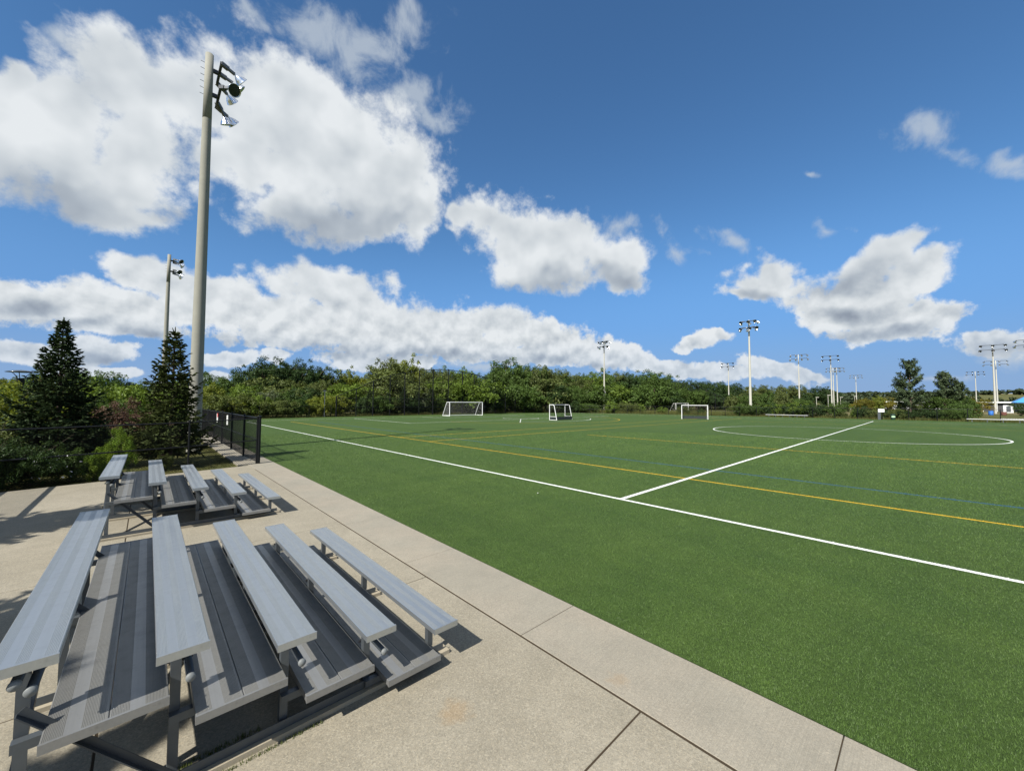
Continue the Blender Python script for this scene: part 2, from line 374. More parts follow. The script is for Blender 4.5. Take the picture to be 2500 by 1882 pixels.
M['straw'] = mat_lawn('stubble_field', (0.24, 0.20, 0.10), (0.20, 0.17, 0.08), (0.15, 0.14, 0.06))

LEAF = {
    'dark': mat_leaf('dark_green_leaf', (0.036, 0.064, 0.02)),
    'mid': mat_leaf('mid_green_leaf', (0.066, 0.108, 0.025)),
    'fresh': mat_leaf('fresh_green_leaf', (0.108, 0.16, 0.026)),
    'olive': mat_leaf('olive_leaf', (0.096, 0.12, 0.036)),
    'yellow': mat_leaf('yellowing_leaf', (0.138, 0.172, 0.026), 0.35, 0.5, 0.35, (0.200, 0.200, 0.028)),
    'autumn': mat_leaf('turning_leaf', (0.125, 0.12, 0.02), 0.35, 0.6, 0.3, (0.19, 0.14, 0.02)),
    'grey': mat_leaf('grey_green_leaf', (0.094, 0.12, 0.062)),
    'russet': mat_leaf('russet_leaf', (0.105, 0.062, 0.046), 0.3, 0.4, 0.2, (0.06, 0.07, 0.03)),
    'vine': mat_leaf('bright_vine_leaf', (0.125, 0.205, 0.026), 0.4, 0.4, 0.4, (0.20, 0.23, 0.03)),
    'needle': mat_leaf('spruce_needle', (0.040, 0.062, 0.026), 0.40, 0.0, 0.10),
    'needle_green': mat_leaf('green_spruce_needle', (0.058, 0.078, 0.024), 0.40, 0.35, 0.12, (0.10, 0.105, 0.026)),
    'pine': mat_leaf('pine_needle', (0.062, 0.088, 0.042), 0.35, 0.0, 0.15),
    'far': mat_leaf('far_hazy_leaf', (0.048, 0.066, 0.034), 0.3, 0.0, 0.2),
    'weed': mat_leaf('meadow_weed', (0.110, 0.125, 0.040), 0.45, 0.5, 0.3, (0.17, 0.145, 0.04)),
}
M['blossom'] = mat_plain('white_blossom', (0.78, 0.76, 0.80), 0.7)

# ------------------------------------------------------------------ mesh building
class MB:
    def __init__(self):
        self.v = []; self.f = []; self.mi = []; self.cur = 0
    def add(self, verts, faces):
        o = len(self.v)
        self.v.extend([tuple(p) for p in verts])
        for f in faces:
            self.f.append(tuple(i + o for i in f)); self.mi.append(self.cur)
        return self
    def box(self, x0, y0, z0, x1, y1, z1):
        return self.add([(x0, y0, z0), (x1, y0, z0), (x1, y1, z0), (x0, y1, z0), (x0, y0, z1), (x1, y0, z1), (x1, y1, z1), (x0, y1, z1)],
                        [(0, 3, 2, 1), (4, 5, 6, 7), (0, 1, 5, 4), (1, 2, 6, 5), (2, 3, 7, 6), (3, 0, 4, 7)])
    def chamfer_prism(self, poly, z0, z1, c=0.008):
        """vertical prism of a convex polygon whose top edge is broken by a small chamfer"""
        n = len(poly)
        cx = sum(p[0] for p in poly) / n; cy = sum(p[1] for p in poly) / n
        def shrink(d):
            r = []
            for i in range(n):
                p0 = Vector((*poly[i - 1], 0)); p1 = Vector((*poly[i], 0)); p2 = Vector((*poly[(i + 1) % n], 0))
                e1 = (p1 - p0).normalized(); e2 = (p2 - p1).normalized()
                n1 = Vector((-e1.y, e1.x, 0)); n2 = Vector((-e2.y, e2.x, 0))
                b = (n1 + n2); b = b / max(1e-6, b.dot(n1))
                r.append((p1.x + b.x * d, p1.y + b.y * d))
            return r
        top = shrink(c)
        vs = [(x, y, z0) for x, y in poly] + [(x, y, z1 - c) for x, y in poly] + [(x, y, z1) for x, y in top]
        fs = [tuple(range(2 * n, 3 * n))]
        for i in range(n):
            j = (i + 1) % n
            fs += [(i, j, n + j, n + i), (n + i, n + j, 2 * n + j, 2 * n + i)]
        return self.add(vs, fs)
    def tube(self, a, b, r0, r1=None, n=8, caps=True):
        a = Vector(a); b = Vector(b); r1 = r0 if r1 is None else r1
        d = (b - a)
        if d.length < 1e-6: return self
        d.normalize()
        u = d.orthogonal().normalized(); w = d.cross(u)
        vs = []
        for p, r in ((a, r0), (b, r1)):
            for i in range(n):
                t = 2 * math.pi * i / n
                vs.append(p + (u * math.cos(t) + w * math.sin(t)) * r)
        fs = [(i, (i + 1) % n, n + (i + 1) % n, n + i) for i in range(n)]
        if caps: fs += [tuple(reversed(range(n))), tuple(range(n, 2 * n))]
        return self.add(vs, fs)
    def path(self, pts, r, n=8):
        for a, b in zip(pts[:-1], pts[1:]): self.tube(a, b, r, r, n)
        return self
    def bar(self, a, b, w, h, up=(0, 0, 1)):
        """rectangular bar from a to b, w wide and h high"""
        a = Vector(a); b = Vector(b); d = (b - a).normalized(); up = Vector(up)
        s = d.cross(up)
        if s.length < 1e-4: s = d.orthogonal()
        s.normalize(); u = s.cross(d)
        vs = []
        for p in (a, b):
            for i, j in ((-1, -1), (1, -1), (1, 1), (-1, 1)):
                vs.append(p + s * (w / 2 * i) + u * (h / 2 * j))
        return self.add(vs, [(3, 2, 1, 0), (4, 5, 6, 7), (0, 1, 5, 4), (1, 2, 6, 5), (2, 3, 7, 6), (3, 0, 4, 7)])
    def angle_bar(self, a, b, w, th, s, u):
        """steel angle: two thin legs along s and u from the corner line a-b"""
        a = Vector(a); b = Vector(b); s = Vector(s); u = Vector(u)
        prof = [(0, 0), (w, 0), (w, th), (th, th), (th, w), (0, w)]
        vs = [p + s * x + u * y for p in (a, b) for x, y in prof]
        fs = [(i, (i + 1) % 6, 6 + (i + 1) % 6, 6 + i) for i in range(6)]
        fs += [(0, 3, 2, 1), (0, 5, 4, 3), (6, 7, 8, 9), (6, 9, 10, 11)]
        return self.add(vs, fs)
    def lathe(self, a, axis, prof, n=16):
        a = Vector(a); d = Vector(axis).normalized(); u = d.orthogonal().normalized(); w = d.cross(u)
        vs = []; k = len(prof)
        for i in range(n):
            t = 2 * math.pi * i / n
            e = u * math.cos(t) + w * math.sin(t)
            for x, r in prof: vs.append(a + d * x + e * r)
        fs = []
        for i in range(n):
            for j in range(k - 1):
                i2 = (i + 1) % n
                fs.append((i * k + j, i2 * k + j, i2 * k + j + 1, i * k + j + 1))
        return self.add(vs, fs)
    def mesh(self, name, mats, smooth=False):
        me = bpy.data.meshes.new(name)
        me.from_pydata(self.v, [], self.f)
        for m in (mats if isinstance(mats, (list, tuple)) else [mats]): me.materials.append(m)
        if len(set(self.mi)) > 1: me.polygons.foreach_set('material_index', self.mi)
        if smooth: me.polygons.foreach_set('use_smooth', [True] * len(me.polygons))
        me.update()
        return me
    def build(self, name, mats, parent=None, smooth=False, loc=None):
        return link(name, self.mesh(name, mats, smooth), parent, loc)

def np_mesh(name, verts, faces, mats, mi=None):
    """verts (n,3), faces (m,k) arrays"""
    me = bpy.data.meshes.new(name)
    n, m, k = len(verts), len(faces), faces.shape[1]
    me.vertices.add(n); me.vertices.foreach_set('co', np.ascontiguousarray(verts, np.float32).ravel())
    me.loops.add(m * k); me.loops.foreach_set('vertex_index', np.ascontiguousarray(faces, np.int32).ravel())
    me.polygons.add(m)
    me.polygons.foreach_set('loop_start', np.arange(0, m * k, k, dtype=np.int32))
    for x in (mats if isinstance(mats, (list, tuple)) else [mats]): me.materials.append(x)
    if mi is not None: me.polygons.foreach_set('material_index', np.ascontiguousarray(mi, np.int32))
    me.update(calc_edges=True)
    return me

def link(name, data, parent=None, loc=None):
    o = bpy.data.objects.new(name, data)
    COL.objects.link(o)
    if parent is not None: o.parent = parent
    if loc is not None: o.location = loc
    return o

def tag(o, label=None, cat=None, group=None, kind=None):
    if label: o['label'] = label
    if cat: o['category'] = cat
    if group: o['group'] = group
    if kind: o['kind'] = kind
    return o

def thing(name, label, cat, loc=(0, 0, 0), rz=0.0, group=None):
    o = link(name, None)
    o.location = loc; o.rotation_euler = (0, 0, rz)
    o.empty_display_size = 0.3
    return tag(o, label, cat, group)

def copy_tree(o, parent=None):
    c = o.copy(); COL.objects.link(c)
    if parent is not None: c.parent = parent
    for ch in list(o.children): copy_tree(ch, c)
    return c

# ------------------------------------------------------------------ ground, pavement, turf
ground = MB()
gx = [-2600, -700, -300, -120, -60, 0, 60, 120, 200, 300, 350, 380, 410, 440, 470, 500, 540, 580, 620, 670, 720, 800, 1000, 1500, 2600]
def ground_z(x, y):
    z = -0.06
    d = max(0.0, x - 360.0)                      # the land climbs gently far beyond the pitches
    k = 15.0 * (1 - math.exp(-(d / 200.0) ** 2))
    z += k if y < 140 else k * max(0.0, 1 - (y - 140) / 500)
    return z
gy = [-2600, -700, -300, -150, -60, 0, 60, 120, 200, 400, 900, 2600]
vs = [(x, y, ground_z(x, y)) for y in gy for x in gx]
nx = len(gx)
fs = [(j * nx + i, j * nx + i + 1, (j + 1) * nx + i + 1, (j + 1) * nx + i) for j in range(len(gy) - 1) for i in range(nx - 1)]
tag(ground.add(vs, fs).build('ground', M['lawn']), kind='structure')

pavement = tag(link('pavement', None), kind='structure')
MB().box(-3.28, -3.1, -0.30, 3.74, 16.45, -0.005).build('joint_bed', M['joint'], pavement)
def far_edge(x): return 17.35 + 0.161 * (x - 2.0)
yj = [-3.1, 1.60, 4.79, 7.97, 11.15, 14.33, None]
first = True
for (x0, x1) in ((-3.3, -0.185), (-0.170, 2.888)):
    for a, b in zip(yj[:-1], yj[1:]):
        g = 0.007
        if b is None: poly = [(x0, a + g), (x1, a + g), (x1, far_edge(x1)), (x0, far_edge(x0))]
        else: poly = [(x0, a + g), (x1, a + g), (x1, b - g), (x0, b - g)]
        MB().chamfer_prism(poly, -0.13, 0.0, 0.004).build('slab', M['pad'], pavement)
ys = [-1.97] + [0.482 + 2.462 * i for i in range(0, 25)]
ys = [-3.1] + ys
for a, b in zip(ys[:-1], ys[1:]):
    g = 0.004
    x0 = 2.912 if b < 18.5 else 2.60
    MB().chamfer_prism([(x0, a + g), (3.775, a + g), (3.775, b - g), (x0, b - g)], -0.13, 0.0, 0.003).build('kerb_slab', M['strip'], pavement)

TURF = [(3.79, -90), (86.4, -90), (86.4, 14), (85.2, 24), (83, 33), (82.2, 42), (80.5, 50), (77, 58), (71, 64), (62, 66.2), (36, 65.6), (20, 65.0), (3.79, 63.0)]
tz = -0.008
tag(MB().add([(x, y, tz) for x, y in TURF], [tuple(range(len(TURF)))]).build('turf_field', M['turf']), kind='structure')

LINES = []      # white / yellow / blue, as axis-aligned rectangles x0,y0,x1,y1
def hl(c, y, x0, x1, w=0.105): LINES.append((c, x0, y - w / 2, x1, y + w / 2))
def vl(c, x, y0, y1, w=0.105): LINES.append((c, x - w / 2, y0, x + w / 2, y1))
XA, XB, XC = 8.77, 76.13, 42.45
vl('white', XA, -60, 57.1); vl('white', XB, -60, 57.1)
hl('white', 5.33, XA + .053, XB - .053, 0.115); hl('white', 57.1, XA - .05, XB + .05)
vl('white', 22.15, 40.55, 57.04); vl('white', 62.75, 40.55, 57.04); hl('white', 40.6, 22.2, 62.7)
vl('white', 33.2, 51.6, 57.04); vl('white', 51.7, 51.6, 57.04); hl('white', 51.65, 33.25, 51.65)
vl('yellow', 12.73, -60, 52.3, 0.09); vl('yellow', 72.17, -60, 52.3, 0.09)
hl('yellow', 24.85, 12.78, 72.12, 0.09); hl('yellow', 21.1, 12.78, 72.12, 0.09)
vl('yellow', 24.5, -60, 17.75, 0.09); vl('yellow', 60.4, -60, 17.75, 0.09)
vl('blue', 15.05, -60, 50.0, 0.09); vl('blue', 69.85, -60, 50.0, 0.09)
hl('blue', 50.0, 15.1, 69.8, 0.09)
def arc_strip(cx, cy, r, w, a0, a1, n, z):
    mb = MB(); vs = []
    for i in range(n + 1):
        a = a0 + (a1 - a0) * i / n
        vs += [(cx + (r - w / 2) * math.cos(a), cy + (r - w / 2) * math.sin(a), z), (cx + (r + w / 2) * math.cos(a), cy + (r + w / 2) * math.sin(a), z)]
    mb.add(vs, [(2 * i, 2 * i + 1, 2 * i + 3, 2 * i + 2) for i in range(n)])
    return mb
zl = {'white': -0.0035, 'yellow': 0.0005, 'blue': 0.0045}
for c, x0, y0, x1, y1 in LINES:
    z = zl[c] if c != 'blue' else -0.0055
    z = {'white': -0.003, 'yellow': -0.0045, 'blue': -0.006}[c]
    tag(MB().add([(x0, y0, z), (x1, y0, z), (x1, y1, z), (x0, y1, z)], [(0, 1, 2, 3)]).build(c + '_line', M[c + '_line']), kind='structure')
ARCS = [('white', XC, 5.33, 9.15, 0, 2 * math.pi), ('white', XC, 43.15, 2.74, 0, 2 * math.pi),
        ('white', XC, 43.15, 10.6, math.pi * 1.25, math.pi * 1.75), ('yellow', XC, 43.15, 14.75, math.pi * 1.05, math.pi * 1.95)]
for i, (c, cx, cy, r, a0, a1) in enumerate(ARCS):
    tag(arc_strip(cx, cy, r, 0.11, a0, a1, 96, -0.0015 + 0.001 * (i % 2)).build(c + '_arc_line', M[c + '_line']), kind='structure')
for s in (-1, 1):
    d = Vector((s * 0.7071, -0.7071, 0)); n_ = Vector((0.7071 * s, 0.7071, 0)) * 0.035
    a = Vector((XC, 43.15, 0.0008)) + d * 2.8; b = Vector((XC, 43.15, 0.0008)) + d * 13.2
    tag(MB().add([a - n_, b - n_, b + n_, a + n_], [(0, 1, 2, 3)]).build('white_line', M['white_line']), kind='structure')

# upright blades of the synthetic pile where the camera can make them out
def turf_blades():
    rng = np.random.default_rng(5)
    N = 1100000
    # density falls off with distance so that each blade stays about as large in view
    u = rng.random(N)
    r0, r1 = 3.7, 34.0
    rad = r0 * (r1 / r0) ** u
    th = np.radians(rng.uniform(2, 112, N))
    x = rad * np.sin(th); y = rad * np.cos(th)
    k = (x > 3.80) & (y > -4)
    x, y, rad = x[k], y[k], rad[k]
    n = len(x)
    mi = np.zeros(n, np.int32)
    for c, x0, y0, x1, y1 in LINES:
        ins = (x > x0) & (x < x1) & (y > y0) & (y < y1)
        mi[ins] = {'white': 1, 'yellow': 2, 'blue': 3}[c]
    s = np.clip(rad / 7.5, 0.75, 4.0)
    L = rng.uniform(0.010, 0.020, n) * (0.8 + 0.25 * s)
    W = rng.uniform(0.0014, 0.0025, n) * s
    a = rng.uniform(0, 2 * np.pi, n)
    lean = rng.uniform(0.15, 1.0, n) * L
    la = rng.normal(0.6, 1.3, n) + 2.2 * np.sin(x * 0.9) * 0.2
    dx, dy = np.cos(a) * W, np.sin(a) * W
    z0 = np.full(n, -0.008)
    V = np.empty((n, 3, 3))
    V[:, 0] = np.stack([x - dx, y - dy, z0], 1)
    V[:, 1] = np.stack([x + dx, y + dy, z0], 1)
    V[:, 2] = np.stack([x + np.cos(la) * lean, y + np.sin(la) * lean, z0 + L], 1)
    F = np.arange(n * 3).reshape(n, 3)
    me = np_mesh('turf_pile', V.reshape(-1, 3), F, [M['blade'], M['white_line'], M['yellow_line'], M['blue_line']], mi)
    return tag(link('turf_pile', me), 'short green synthetic grass pile covering the near part of the pitch', 'turf', kind='stuff')
turf_blades()

# ------------------------------------------------------------------ bleachers
SEAT_W, ROW_D, ROW_H, LEN = 0.241, 0.613, 0.183, 3.625
def plank_mesh(name, w, th, zones, length, mats):
    """extruded hollow-looking plank: ribbed bands between plain ones on top, turned-down lips"""
    pts = []                                     # profile from left lip over the top to the right lip
    pts.append((0.0, -th)); pts.append((0.0, -0.004)); pts.append((0.004, 0.0))
    rib = 0.0062
    for a, b in zones:
        x = a * w
        pts.append((max(x, 0.006), 0.0))
        while x + rib < b * w - 0.002:
            pts += [(x + rib * 0.50, 0.0), (x + rib * 0.62, -0.0016), (x + rib * 0.88, -0.0016), (x + rib, 0.0)]
            x += rib
    pts += [(w - 0.004, 0.0), (w, -0.004), (w, -th)]
    cl = [pts[0]]
    for p in pts[1:]:
        if abs(p[0] - cl[-1][0]) + abs(p[1] - cl[-1][1]) > 1e-5 and p[0] >= cl[-1][0] - 1e-6: cl.append(p)
    pts = cl
    n = len(pts)
    vs = [(x, 0, z) for x, z in pts] + [(x, length, z) for x, z in pts]
    fs = [(i, i + 1, n + i + 1, n + i) for i in range(n - 1)]
    fs.append((0, n, 2 * n - 1, n - 1))          # underside
    mb = MB().add(vs, fs)
    for i in range(n - 1):
        xm = (pts[i][0] + pts[i + 1][0]) / 2 / w
        if any(a_ - 0.005 < xm < b_ + 0.005 for a_, b_ in zones) and pts[i][1] > -0.003 and pts[i + 1][1] > -0.003: mb.mi[i] = 1
    return mb.mesh(name, mats)

def cap_mesh(w, th, mat):
    mb = MB()
    mb.box(-0.002, -0.006, -th - 0.002, w + 0.002, 0.010, 0.0022)
    return mb.mesh('end_cap', mat)

def build_bleacher(x0, y0, rz, label):
    b = thing('bleacher', label, 'bleacher', (x0, y0, 0), rz, 'aluminium bleachers beside the pitch')
    seat_zones = [(0.02, 0.22), (0.40, 0.60), (0.78, 0.97)]
    foot_zones = [(0.02, 0.34), (0.58, 0.97)]
    sm = plank_mesh('seat_plank', SEAT_W, 0.044, seat_zones, LEN, [M['alu'], M['alu_rib']])
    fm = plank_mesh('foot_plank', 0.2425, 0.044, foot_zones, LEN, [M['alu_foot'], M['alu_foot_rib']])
    sc = cap_mesh(SEAT_W, 0.044, M['alu']); fc = cap_mesh(0.2425, 0.044, M['alu_foot'])
    h0 = 0.386
    frames = (0.235, 1.755, 3.28)
    rows = []
    for i in range(5):                            # i = 0 lowest
        rows.append((-ROW_D * i, h0 + ROW_H * i))
    for x, z in rows:
        s = link('seat_plank', sm, b, (x, 0, z))
        link('end_cap', sc, s, (0, 0, 0)); e = link('end_cap', sc, s, (0, LEN - 0.004, 0))
    for i in range(1, 5):
        zf = 0.145 + ROW_H * (i - 1)
        xf = -0.425 - ROW_D * (i - 1)
        for k in range(2):
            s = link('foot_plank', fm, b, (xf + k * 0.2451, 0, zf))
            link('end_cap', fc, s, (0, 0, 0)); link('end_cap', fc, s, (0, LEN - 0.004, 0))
    # posts, one per row and frame
    xb = rows[4][0]
    for fy in frames:
        for i, (x, z) in enumerate(rows):
            px = x + 0.075
            base = 0.062 if i else 0.10
            mb = MB()
            mb.angle_bar((px, fy, base), (px, fy, z - 0.046), 0.052, 0.006, (1, 0, 0), (0, 1, 0))
            mb.box(px - 0.03, fy - 0.004, z - 0.062, px + 0.12, fy + 0.050, z - 0.0465)
            mb.build('post', M['galv'], b)
            if i > 0:                             # foot bearer reaching forward to the row below
                zf = 0.145 + ROW_H * (i - 1)
                xf = -0.425 - ROW_D * (i - 1)
                bb = MB().angle_bar((xf - 0.115, fy - 0.056, zf - 0.046), (xf + 0.46, fy - 0.056, zf - 0.046), 0.05, 0.006, (0, 1, 0), (0, 0, -1))
                bb.build('bearer', M['galv'], b)
        MB().box(xb - 0.12, fy - 0.075, 0.0, 0.27, fy + 0.065, 0.036).build('timber_skid', M['timber'], b)
        MB().angle_bar((xb - 0.05, fy - 0.030, 0.0375), (0.225, fy - 0.030, 0.0375), 0.060, 0.006, (0, 1, 0), (0, 0, 1)).build('ground_rail', M['galv'], b)
        # diagonal brace in the tallest bay
        MB().angle_bar((xb + 0.09, fy - 0.066, 0.80), (xb + ROW_D + 0.10, fy - 0.066, 0.09), 0.040, 0.006, (0, -1, 0), (0.75, 0, 0.66)).build('diagonal_brace', M['galv_dark'], b)
    # sway braces across the back
    for (ya, yb) in ((frames[0], frames[1]), (frames[2], frames[1])):
        MB().angle_bar((xb + 0.066, ya, 0.12), (xb + 0.066, yb, 0.88), 0.045, 0.005, (-1, 0, 0), (0, 0, 1)).build('sway_brace', M['galv_dark'], b)
    # round riser pipes behind the seat posts, with end caps and clamps
    pipes = [(rows[1][0] + 0.158, rows[1][1] - 0.19), (rows[2][0] + 0.158, rows[2][1] - 0.19), (rows[3][0] + 0.158, rows[3][1] - 0.19),
             (rows[4][0] + 0.152, rows[4][1] - 0.155), (rows[4][0] + 0.100, rows[4][1] - 0.215 + 0.11)]
    cm = MB().lathe((0, 0, 0), (0, -1, 0), [(-0.012, 0.0245), (0.004, 0.0250), (0.010, 0.021), (0.012, 0.0)], 14).mesh('pipe_cap', M['cap'], True)
    km = MB().lathe((0, 0, 0), (0, 1, 0), [(0, 0.0225), (0, 0.0300), (0.022, 0.0300), (0.022, 0.0225)], 14)
    km.box(-0.10, 0.004, -0.010, -0.022, 0.018, 0.010)
    km = km.mesh('pipe_clamp', M['clamp'])
    for k, (px, pz) in enumerate(pipes):
        p = MB().tube((0, 0.02, 0), (0, LEN - 0.02, 0), 0.0213, None, 14).build('riser_pipe', M['galv_dark'], b, True, (px, 0, pz))
        link('pipe_cap', cm, p, (0, 0.02, 0))
        e = link('pipe_cap', cm, p, (0, LEN - 0.02, 0)); e.rotation_euler = (0, 0, math.pi)
        for fy in frames: link('pipe_clamp', km, p, (0, fy + (0.05 if k < 4 else 0.03), 0))
    return b
bleacher = build_bleacher(1.932, 3.045, -0.003, 'nearest five-row aluminium bleacher, large in the lower left corner of the view')
b2 = copy_tree(bleacher)
b2.location = (1.921, 9.512, 0)
b2['label'] = 'smaller-looking five-row aluminium bleacher farther away, next to the black chain-link fence'


# ------------------------------------------------------------------ floodlight poles
def lamp_meshes(n=14):
    refl = MB().lathe((0, 0, 0), (1, 0, 0), [(0.0, 0.05), (0.06, 0.085), (0.14, 0.16), (0.24, 0.235), (0.36, 0.285), (0.37, 0.295), (0.385, 0.290), (0.355, 0.27), (0.24, 0.22), (0.14, 0.145), (0.08, 0.05)], n).mesh('reflector', M['reflector'], True)
    glass = MB().lathe((0.335, 0, 0), (1, 0, 0), [(0, 0.268), (0.02, 0.14), (0.026, 0.0)], n).mesh('lamp_glass', M['lens'], True)
    bl = MB()
    bl.box(-0.62, -0.09, -0.075, -0.30, 0.09, 0.075); bl.box(-0.30, -0.06, -0.055, -0.02, 0.06, 0.055)
    for i in range(6): bl.box(-0.60 + i * 0.055, -0.10, -0.085, -0.585 + i * 0.055, 0.10, 0.085)
    bl = bl.mesh('ballast', M['ballast'])
    return refl, glass, bl
LAMP = lamp_meshes()
LAMP_FAR = lamp_meshes(8)

def add_lamp(root, at, aim, arm_len=0.62, far=False):
    """one floodlight: ballast arm along its horizontal direction, reflector pitched down at the end"""
    L = LAMP_FAR if far else LAMP
    aim = Vector(aim).normalized()
    o = link('floodlight', L[0], root, Vector(at))
    q = aim.to_track_quat('X', 'Z')
    if far: o.scale = (1.2, 1.2, 1.2)
    o.rotation_mode = 'QUATERNION'; o.rotation_quaternion = q
    g = link('lamp_glass', L[1], o)
    flat = Vector((aim.x, aim.y, aim.z * 0.35)).normalized()
    b = link('ballast', L[2], o)
    b.rotation_mode = 'QUATERNION'
    b.rotation_quaternion = q.inverted() @ flat.to_track_quat('X', 'Z')
    return o

def light_pole(name, label, loc, h, r0, r1, mat, tiers, group, far=False, rot=0.0, extras=False):
    """tiers: list of (z, half length, x offset, [(y, aim), ...])"""
    root = thing(name, label, 'light pole', loc, rot, group)
    n = 10 if far else 24
    mb = MB()
    k = 6
    for i in range(k):
        a, b = i / k, (i + 1) / k
        mb.tube((0, 0, -0.3 + (h + 0.3) * a), (0, 0, -0.3 + (h + 0.3) * b), r0 + (r1 - r0) * a, r0 + (r1 - r0) * b, n, i == k - 1)
    mb.build('pole', mat, root, True)
    for z, hl_, xo, lamps in tiers:
        MB().bar((xo, -hl_, z), (xo, hl_, z), 0.10, 0.12).bar((r1 * 0.8, 0, z), (xo, 0, z), 0.14, 0.16).build('crossarm', M['arm'], root)
        for y, aim in lamps:
            a = Vector(aim).normalized()
            flat = Vector((a.x, a.y, a.z * 0.35)).normalized()
            add_lamp(root, Vector((xo, y, z)) + flat * 0.60, aim, far=far)
    if extras:
        mb = MB()
        for i in range(6): mb.tube((-r1 * 0.9, 0, h - 0.5 - 0.32 * i), (-r1 - 0.16, 0, h - 0.49 - 0.32 * i), 0.011, None, 6)
        mb.build('climbing_peg', M['galv_dark'], root)
    return root
D_ = lambda x, y, z: (x, y, z)
TIER_NEAR = [(18.62, 0.85, 0.40, [(-0.80, D_(0.9, 0.25, -0.55)), (0.80, D_(0.75, 0.55, -0.55)), (0.0, D_(0.95, 0.05, -0.6))]),
             (17.40, 0.85, 0.40, [(-0.80, D_(0.45, -0.75, -0.55)), (0.80, D_(0.8, 0.4, -0.55)), (0.45, D_(0.35, 0.35, -0.9))])]
light_pole('floodlight_pole', 'tall concrete floodlight pole close behind the front spruce, rising to the top of the picture', (1.695, 23.565, 0), 19.35, 0.275, 0.165, M['pole'], TIER_NEAR, 'floodlight poles round the pitch', extras=True)
light_pole('floodlight_pole', 'slimmer concrete floodlight pole partly hidden by the front spruce top', (1.46, 62.3, 0), 20.1, 0.275, 0.165, M['pole'],
           [(19.4, 0.85, 0.40, [(-0.8, D_(0.6, -0.55, -0.45)), (0.8, D_(0.8, -0.25, -0.5)), (0.0, D_(0.9, 0.2, -0.5))]), (18.1, 0.85, 0.40, [(-0.8, D_(0.5, -0.65, -0.5)), (0.8, D_(0.8, 0.3, -0.5)), (0.0, D_(0.9, 0.1, -0.6))])],
           'floodlight poles round the pitch', extras=True)
def two_sided():
    up = [(-1.15, D_(-0.8, -0.2, -0.5)), (-0.15, D_(-0.9, 0.0, -0.5)), (1.0, D_(-0.85, 0.2, -0.5)), (-1.0, D_(0.7, -0.5, -0.6)), (0.1, D_(0.9, 0.0, -0.6)), (1.15, D_(0.7, 0.5, -0.55))]
    lo = [(-1.2, D_(-0.75, -0.4, -0.5)), (-0.3, D_(-0.9, -0.1, -0.55)), (1.0, D_(-0.8, 0.3, -0.5)), (-0.7, D_(0.6, -0.4, -0.75)), (0.4, D_(0.7, 0.1, -0.75)), (1.25, D_(0.6, 0.6, -0.6))]
    return [(19.7, 1.25, 0.0, up), (18.35, 1.3, 0.0, lo)]
def facing(nl, half, sx, z0=19.7, dz=1.35):
    ys = [-half + 2 * half * i / (nl - 1) for i in range(nl)]
    return [(z0, half, 0.0, [(y, D_(sx, 0.12 * y, -0.5)) for y in ys]), (z0 - dz, half * 1.06, 0.0, [(y * 1.06, D_(sx, 0.12 * y, -0.55)) for y in ys])]
FAR = 'floodlight poles beyond the pitch'
def far_pole(label, x, y, h, tiers, r=0.24, base=-0.1):
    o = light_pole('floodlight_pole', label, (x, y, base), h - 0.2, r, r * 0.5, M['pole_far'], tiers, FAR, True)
    return o
p1 = far_pole('concrete floodlight pole with dark double lamp ring, right of the tall netting', 92.9, 61.4, 20.0, two_sided(), 0.24)
MB().tube((0.0, -0.30, 5.2), (0.0, -0.30, 5.75), 0.17, None, 8).tube((0.30, 0.0, 5.5), (0.62, 0.0, 5.7), 0.10, 0.16, 8).build('loudspeaker', M['white_paint'], p1)
far_pole('tallest-looking far concrete floodlight pole, right of the hockey goals, with a dark lamp ring', 90.9, 24.9, 20.1, two_sided(), 0.27)
p3 = far_pole('thin distant floodlight pole between the two big pitch-side poles', 179.4, 57.2, 20.0, facing(3, 1.9, -0.9), 0.26)
MB().tube((0.0, -0.30, 5.2), (0.0, -0.30, 5.75), 0.17, None, 8).build('loudspeaker', M['white_paint'], p3)
far_pole('bright white floodlight pole with two rows of white lamps, alone above the low trees', 165.6, 30.3, 20.0, facing(4, 2.2, 0.9), 0.24)
far_pole('floodlight pole with two rows of dark lamps, tallest of a cluster of three', 176.9, 23.0, 20.0, facing(3, 1.9, -0.9), 0.24)
far_pole('pale floodlight pole directly beside the tallest pole of the cluster', 237.3, 30.1, 20.0, facing(4, 2.3, 0.9), 0.26)
far_pole('pale floodlight pole at the right side of the cluster of three', 238.5, 28.9, 20.0, facing(4, 2.3, 0.9), 0.26)
far_pole('short-looking distant floodlight pole standing alone left of the feathery pine', 309.2, 28.7, 19.0, facing(4, 2.4, 0.9), 0.26, 0.2)
far_pole('faint distant floodlight pole right of the two pines', 318.6, -17.9, 20.0, facing(4, 2.6, -0.9), 0.26, 0.2)
far_pole('floodlight pole with two rows of dark lamps near the right edge', 176.7, -13.35, 20.0, facing(3, 2.0, -0.9), 0.26)
far_pole('white floodlight pole right behind the dark-lamp pole near the right edge', 240.9, -18.8, 20.0, facing(4, 2.6, 0.9), 0.27)
far_pole('floodlight pole cut by the right edge, only its white lamps showing', 168.6, -19.1, 20.0, facing(4, 2.2, 0.9), 0.24)

